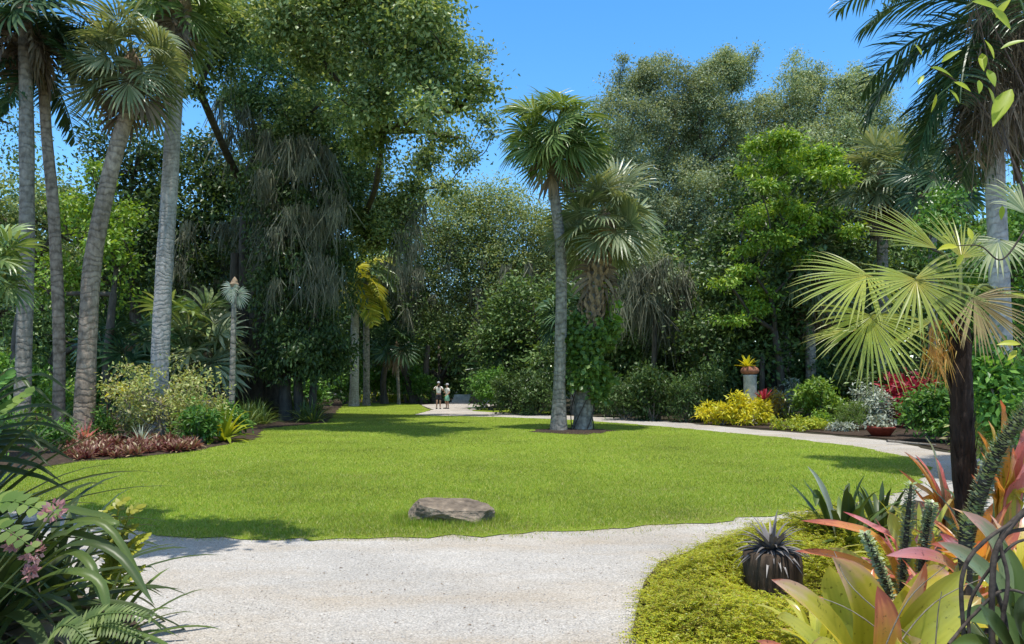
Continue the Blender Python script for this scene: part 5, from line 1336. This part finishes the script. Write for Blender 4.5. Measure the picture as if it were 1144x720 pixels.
# leafy climber hanging in at the top right
b = GX(1160, 4.6)
t = thing('climber', 'leafy climber with yellow-green leaves dangling at the upper right', 'climbing plant', b)
K = 4.6
st = [[(1160, 430, K), (1150, 250, K), (1128, 170, K), (1112, 110, K), (1098, 40, K), (1090, 5, K)], [(1160, 300, K), (1140, 200, K), (1090, 110, K), (1036, 72, K)], [(1150, 250, K), (1120, 290, K), (1095, 275, K), (1066, 275, K)], [(1155, 120, K), (1140, 90, K), (1125, 60, K), (1090, -10, K)], [(1160, 430, K), (1150, 400, K), (1135, 385, K)]]
geo = tube(spline([np.array([0, 0, 0]), P(1160, 430, K) - b], 8), .012, 6)
lp, ld, tl = [], [], []
for c in st:
    pts = spline([P(*q) - b for q in c], 22)
    geo += tube(pts, np.linspace(.007, .003, 22), 5)
lpx = [(1100, 45, 24, -80), (1097, 60, 22, -100), (1103, 78, 22, -85), (1094, 90, 18, -110), (1104, 98, 20, -75), (1118, 55, 24, 20), (1040, 76, 26, -10), (1052, 70, 20, 40), (1030, 62, 14, 120), (1026, 95, 16, 60), (1086, 2, 28, -20), (1108, 10, 28, -40), (1130, 100, 46, -125), (1070, 276, 22, 180), (1062, 270, 14, 150), (1086, 268, 14, 90), (1076, 284, 14, -120), (1140, 385, 20, 170), (1136, 392, 16, -150), (1046, 105, 18, -100), (1060, 100, 18, -60), (1120, 230, 14, -90), (1066, 92, 18, -30), (1113, 20, 22, 60)]
P_, D_, L_, N_ = [], [], [], []
for (px, py, ln, an) in lpx:
    P_.append(P(px, py, K - rng.uniform(0, .15)) - b); a = math.radians(an)
    D_.append([math.cos(a), rng.normal() * .3, math.sin(a)]); L_.append(ln * m_px(K) * 1.15); N_.append([rng.normal() * .4, -1, .5 + rng.normal() * .3])
D_ = nrm(np.array(D_)); N_ = np.array(N_); L_ = np.array(L_)
build('stems', geo, M['vine_bark'], t, True)
build('leaves', [blades(P_, D_, L_, L_ * .36, S=6, droop=.45, prof='leaf', fold=.18, side=np.cross(D_, N_))], M['lime_leaf'], t, True)

# ================================================================ FOREGROUND LEFT
b = np.array([-2.62, 3.7, 0])
t = thing('strap_leaf_plant', 'large clump of dark green strap leaves arching over the path edge at lower left', 'plant', b)
K = 3.5
n = 96
g = rosette_geo(n, .95, .066, elev=(-22, 76), droop=1.0, prof='strap', S=10, spread=.16, fold=.18)
for i, q in enumerate(split_blades(g, n)):
    build('leaf', [(q[0] + np.array([0, 0, .35]), *q[1:])], M[('strap_dark', 'strap_mid', 'strap_dark')[i % 3]], t, True)
for (pp, W, mt) in (([(20, 640, K), (70, 590, K - .1), (120, 590, K - .15), (168, 668, K - .2)], 0.040, 'strap_mid'), ([(20, 640, K), (60, 575, K - .1), (100, 575, K - .2), (128, 580, K - .25)], 0.045, 'strap_mid'), ([(20, 650, K), (80, 610, K - .2), (130, 620, K - .25), (172, 676, K - .3)], 0.043, 'strap_dark'), ([(30, 640, K), (85, 590, K), (125, 585, K), (130, 590, K)], 0.043, 'strap_mid'), ([(20, 660, K), (70, 640, K - .3), (110, 650, K - .35), (122, 692, K - .4)], 0.045, 'strap_mid'), ([(20, 660, K), (70, 620, K - .2), (100, 630, K - .3), (112, 672, K - .35)], 0.042, 'strap_mid'), ([(15, 650, K), (60, 600, K), (110, 605, K), (160, 640, K)], 0.043, 'strap_dark')):
    rib(pp, W, (.1, -.5, .9), mt, t, b, 'strap', .2)
a = rng.uniform(-1.6, 1.0, 36)
dl = [rosette_geo(30, .6, .08, elev=(-30, 20), droop=1.1, prof='strap', S=7, spread=.15, fold=.25)]
build('dead_leaf', [(q[0] + np.array([.1, 0, .4]), *q[1:]) for q in dl], M['palm_dead'], t, True)
b = np.array([-2.95, 3.9, 0])
t = thing('strap_leaf_plant', 'tall dark spiky-leaved plant at the left edge above the arching clump', 'plant', b)
for (tx, ty, W) in ((82, 436, .05), (94, 470, .055), (92, 490, .05), (84, 512, .06), (70, 535, .055), (62, 450, .05), (78, 480, .045), (60, 520, .05), (84, 548, .05), (40, 440, .05), (50, 500, .06), (20, 430, .05), (72, 505, .05)):
    rib([(-60, 600, 3.9), (-30, 500 + (ty - 490) * .5, 3.85), (tx * .45, ty - 16, 3.8), (tx, ty + 4, 3.75)], W * 1.15, (.1, -.45, .9), 'strap_dark', t, b, 'grass', .22)
g = rosette_geo(84, 1.0, .045, elev=(-10, 85), droop=.6, prof='grass', S=9, spread=.1, fold=.2)
for q in split_blades(g, 84): build('leaf', [(q[0] + np.array([0, 0, .75]), *q[1:])], M['strap_dark'], t, True)
geo = tube(spline([np.array([0, 0, -.05]), np.array([.03, 0, .4]), np.array([0, 0, .85])], 8), np.linspace(.09, .06, 8), 9, .1)
build('stem', geo, M['fibre'], t, True)
# pinnate yellow-green leaf with rounded leaflets
def pinnate(par, base, ctrl, nl, L_, W_, mat, name='frond'):
    pts = spline([P(*q) - base for q in ctrl], 30); T = nrm(np.gradient(pts, axis=0))
    u = np.linspace(4, 29, nl); ii = u.astype(int)
    geo = tube(pts, np.linspace(.007, .002, 30), 5)
    sd = nrm(np.cross(T[ii], np.array([0, -.6, .8])))
    for sg in (-1, 1):
        D = sd * sg + T[ii] * .5 
        geo.append(blades(pts[ii], D, L_ * np.interp(u, [4, 12, 29], [.7, 1, .4]), W_, S=4, droop=.25, prof='leaf', side=nrm(np.cross(D, np.array([.1, -.6, .8])))))
    return build(name, geo, M[mat], par, True)
b = np.array([-2.5, 3.3, 0])
t = thing('cycad', 'yellow-green plant with rounded paired leaflets at the left edge', 'plant', b)
pinnate(t, b, [(-40, 640, 3.3), (-20, 580, 3.25), (10, 560, 3.2), (60, 575, 3.15)], 14, .1, .045, 'fern_frond')
pinnate(t, b, [(-40, 640, 3.3), (-25, 600, 3.2), (0, 590, 3.1), (35, 610, 3.05)], 12, .09, .042, 'fern_frond')
pinnate(t, b, [(-40, 640, 3.3), (-30, 540, 3.3), (-5, 470, 3.3), (30, 440, 3.25)], 14, .11, .05, 'fern_frond')
pinnate(t, b, [(-40, 640, 3.3), (-35, 530, 3.3), (-20, 450, 3.3), (10, 420, 3.3)], 14, .11, .05, 'mid_leaf')
build('stem', tube(spline([np.array([0, 0, -.03]), (P(-40, 640, 3.3) - b) * .5, P(-40, 640, 3.3) - b], 8), .02, 7), M['vine_bark'], t, True)
# pink flowers
b = np.array([-2.35, 3.25, 0])
t = thing('flowering_plant', 'plant with small pale pink flower clusters on thin stems at lower left', 'flowering plant', b)
for (px, py, ww) in ((38, 618, 9), (60, 572, 10), (14, 606, 7), (34, 640, 5)):
    c = P(px, py, 3.1) - b
    nn = 40; d = sph(nn)
    st_ = build('stem', tube(spline([np.array([0, 0, 0]), c * np.array([.3, .5, .6]) + np.array([0, 0, .05]), c], 12), np.linspace(.006, .003, 12), 5), M['stem_green'], t, True)
    build('flower_cluster', [leafq(c + d * ww * m_px(3.1) * rng.uniform(.3, 1, (nn, 1)), d + np.array([0, -.3, .2]), rng.normal(size=(nn, 3)), .03, .02)], M['petal_pink'], st_)
lg, cc = crown([(np.array([0, 0, .5]), np.array([.3, .3, .4]))], 160, .1, .12, .05, per=6); build('foliage', [lg], M['strap_mid'], t)
for (x_, y_, z_, n_, L2, W2, mt, lab) in ((-2.35, 3.15, .12, 60, .62, .042, 'strap_dark', 'dark strappy clump in the lower left corner beside the dead leaves'), (-2.75, 4.5, .25, 60, .85, .05, 'strap_dark', 'dark strappy clump behind the arching strap leaves at the left edge'), (-2.3, 4.15, .1, 44, .6, .04, 'strap_mid', 'mid-green strappy clump right of the arching leaves at the path edge'), (-2.9, 3.3, .7, 50, .8, .05, 'strap_mid', 'olive strap-leaved plant at the left edge below the paired leaflets')):
    rosette('strap_leaf_plant', lab, np.array([x_, y_, z_]), n_, L2, W2, mt, 'plant', parts=True, elev=(-20, 80), droop=.95, prof='strap', S=9, spread=.12)
# golden fern behind the strap leaves, lit
b = np.array([-2.35, 4.5, 0])
t = thing('fern', 'sunlit golden-green fern behind the strap-leaf clump at lower left', 'fern', b)
for (tx, ty) in ((158, 568, ), (150, 590), (156, 612), (158, 636), (140, 560), (130, 600), (148, 655), (120, 570), (164, 600)):
    pinnate(t, b, [(118, 690, 4.5), (124, 640, 4.45), ((118 + tx * 2) / 3, ty + 8, 4.4), (tx, ty, 4.35)], 16, .085, .03, 'gold_fern')
b = np.array([-1.85, 3.1, 0])
t = thing('fern', 'dark ladder-leaved fern at the bottom edge beside the gravel', 'fern', b)
for (c) in ([(70, 760, 3.1), (95, 710, 3.05), (120, 700, 3.0), (160, 716, 2.95)], [(70, 760, 3.1), (90, 700, 3.05), (125, 685, 3.0), (168, 690, 2.95)], [(60, 760, 3.1), (60, 710, 3.0), (80, 700, 2.9), (110, 730, 2.85)]):
    pinnate(t, b, c, 24, .07, .012, 'strap_mid')

# broad tree standing left of the frame: its boughs shade the near left
def off(x, y, z, r):
    d = np.array([x, y, z - CAM_H]); s_ = m_px(y); b_ = (d[1] * sp * -1 + d[2] * cp) / (d[1] * cp + d[2] * sp); f_ = d[0] / (d[1] * cp + d[2] * sp)
    return (572 + f_ * FPX, 360 - b_ * FPX, r / s_, r * .6 / s_, y - SY)
SY = 6.5
tree('shade_tree', 'broad tree left of the frame whose boughs shade the lawn edge and strap leaves', -700, SY,
     [off(-3.32, 6.95, 6.6, .5), off(-3.92, 7.25, 6.8, .55), off(-2.72, 7.15, 6.6, .35), off(-2.32, 6.85, 6.5, .25), off(-4.52, 7.55, 7.0, .6), off(-3.52, 6.25, 6.3, .4), off(-2.82, 6.35, 6.3, .28), off(-5.22, 7.75, 7.2, .8), off(-2.52, 2.60, 5.2, .4), off(-3.12, 2.60, 5.4, .5), off(-2.82, 3.30, 5.5, .35), off(-3.82, 3.00, 5.8, .6), off(-7.12, 7.75, 8.0, 1.3), off(-8.12, 5.00, 8, 1.5)], 'mid_leaf', 24000, .16, .09, .22, .28, base=(-9.2, 6.2, 0), fork=.9)

# ================================================================ LIGHT, SKY, CAMERA
S = Vector((.02, -.19, 1)).normalized()
el = math.asin(S.z); az = math.atan2(S.x, S.y)
sun = bpy.data.lights.new('sun', 'SUN'); sun.energy = 5.0; sun.angle = math.radians(.53); sun.color = (1, .955, .88)
so = bpy.data.objects.new('sun', sun); COL.objects.link(so)
so.rotation_euler = S.to_track_quat('Z', 'Y').to_euler(); so.location = (0, 0, 40)
w = bpy.data.worlds.new('World'); scene.world = w; w.use_nodes = True
nt = w.node_tree; nt.nodes.clear()
out = nt.nodes.new('ShaderNodeOutputWorld'); bg = nt.nodes.new('ShaderNodeBackground'); sky = nt.nodes.new('ShaderNodeTexSky')
sky.sky_type = 'NISHITA'; sky.sun_disc = False; sky.sun_elevation = el; sky.sun_rotation = az
sky.air_density = 1.0; sky.dust_density = .15; sky.ozone_density = 2.5
hs = nt.nodes.new('ShaderNodeHueSaturation'); hs.inputs['Value'].default_value = 1.85; hs.inputs['Saturation'].default_value = 1.3; hs.inputs['Hue'].default_value = .496
nt.links.new(sky.outputs[0], hs.inputs['Color'])
tc = nt.nodes.new('ShaderNodeTexCoord'); sx = nt.nodes.new('ShaderNodeSeparateXYZ'); nt.links.new(tc.outputs['Generated'], sx.inputs[0])
mr = nt.nodes.new('ShaderNodeMapRange'); mr.interpolation_type = 'SMOOTHSTEP'; mr.inputs[1].default_value = .5; mr.inputs[2].default_value = .85; mr.inputs[4].default_value = .9
nt.links.new(sx.outputs[2], mr.inputs[0])
hz = nt.nodes.new('ShaderNodeMix'); hz.data_type = 'RGBA'; hz.inputs[7].default_value = (3.6, 3.4, 3.1, 1)   # upper sky whitened out of view, added as neutral fill light
nt.links.new(mr.outputs[0], hz.inputs[0]); nt.links.new(hs.outputs[0], hz.inputs[6])
nt.links.new(hz.outputs[2], bg.inputs[0]); bg.inputs[1].default_value = .15
nt.links.new(bg.outputs[0], out.inputs[0])
cam = bpy.data.cameras.new('camera'); cam.lens = FPX * 36 / 1144; cam.sensor_width = 36; cam.clip_end = 2000; cam.clip_start = .05
co = bpy.data.objects.new('camera_view', cam); COL.objects.link(co)
co.location = (0, 0, CAM_H); co.rotation_euler = (PI / 2 + PITCH, 0, 0)
scene.camera = co
scene.view_settings.view_transform = 'Standard'; scene.view_settings.look = 'None'; scene.view_settings.exposure = 0
scene.cycles.max_bounces = 8; scene.cycles.diffuse_bounces = 4; scene.cycles.transmission_bounces = 4; scene.cycles.glossy_bounces = 2
scene.cycles.sample_clamp_indirect = 6
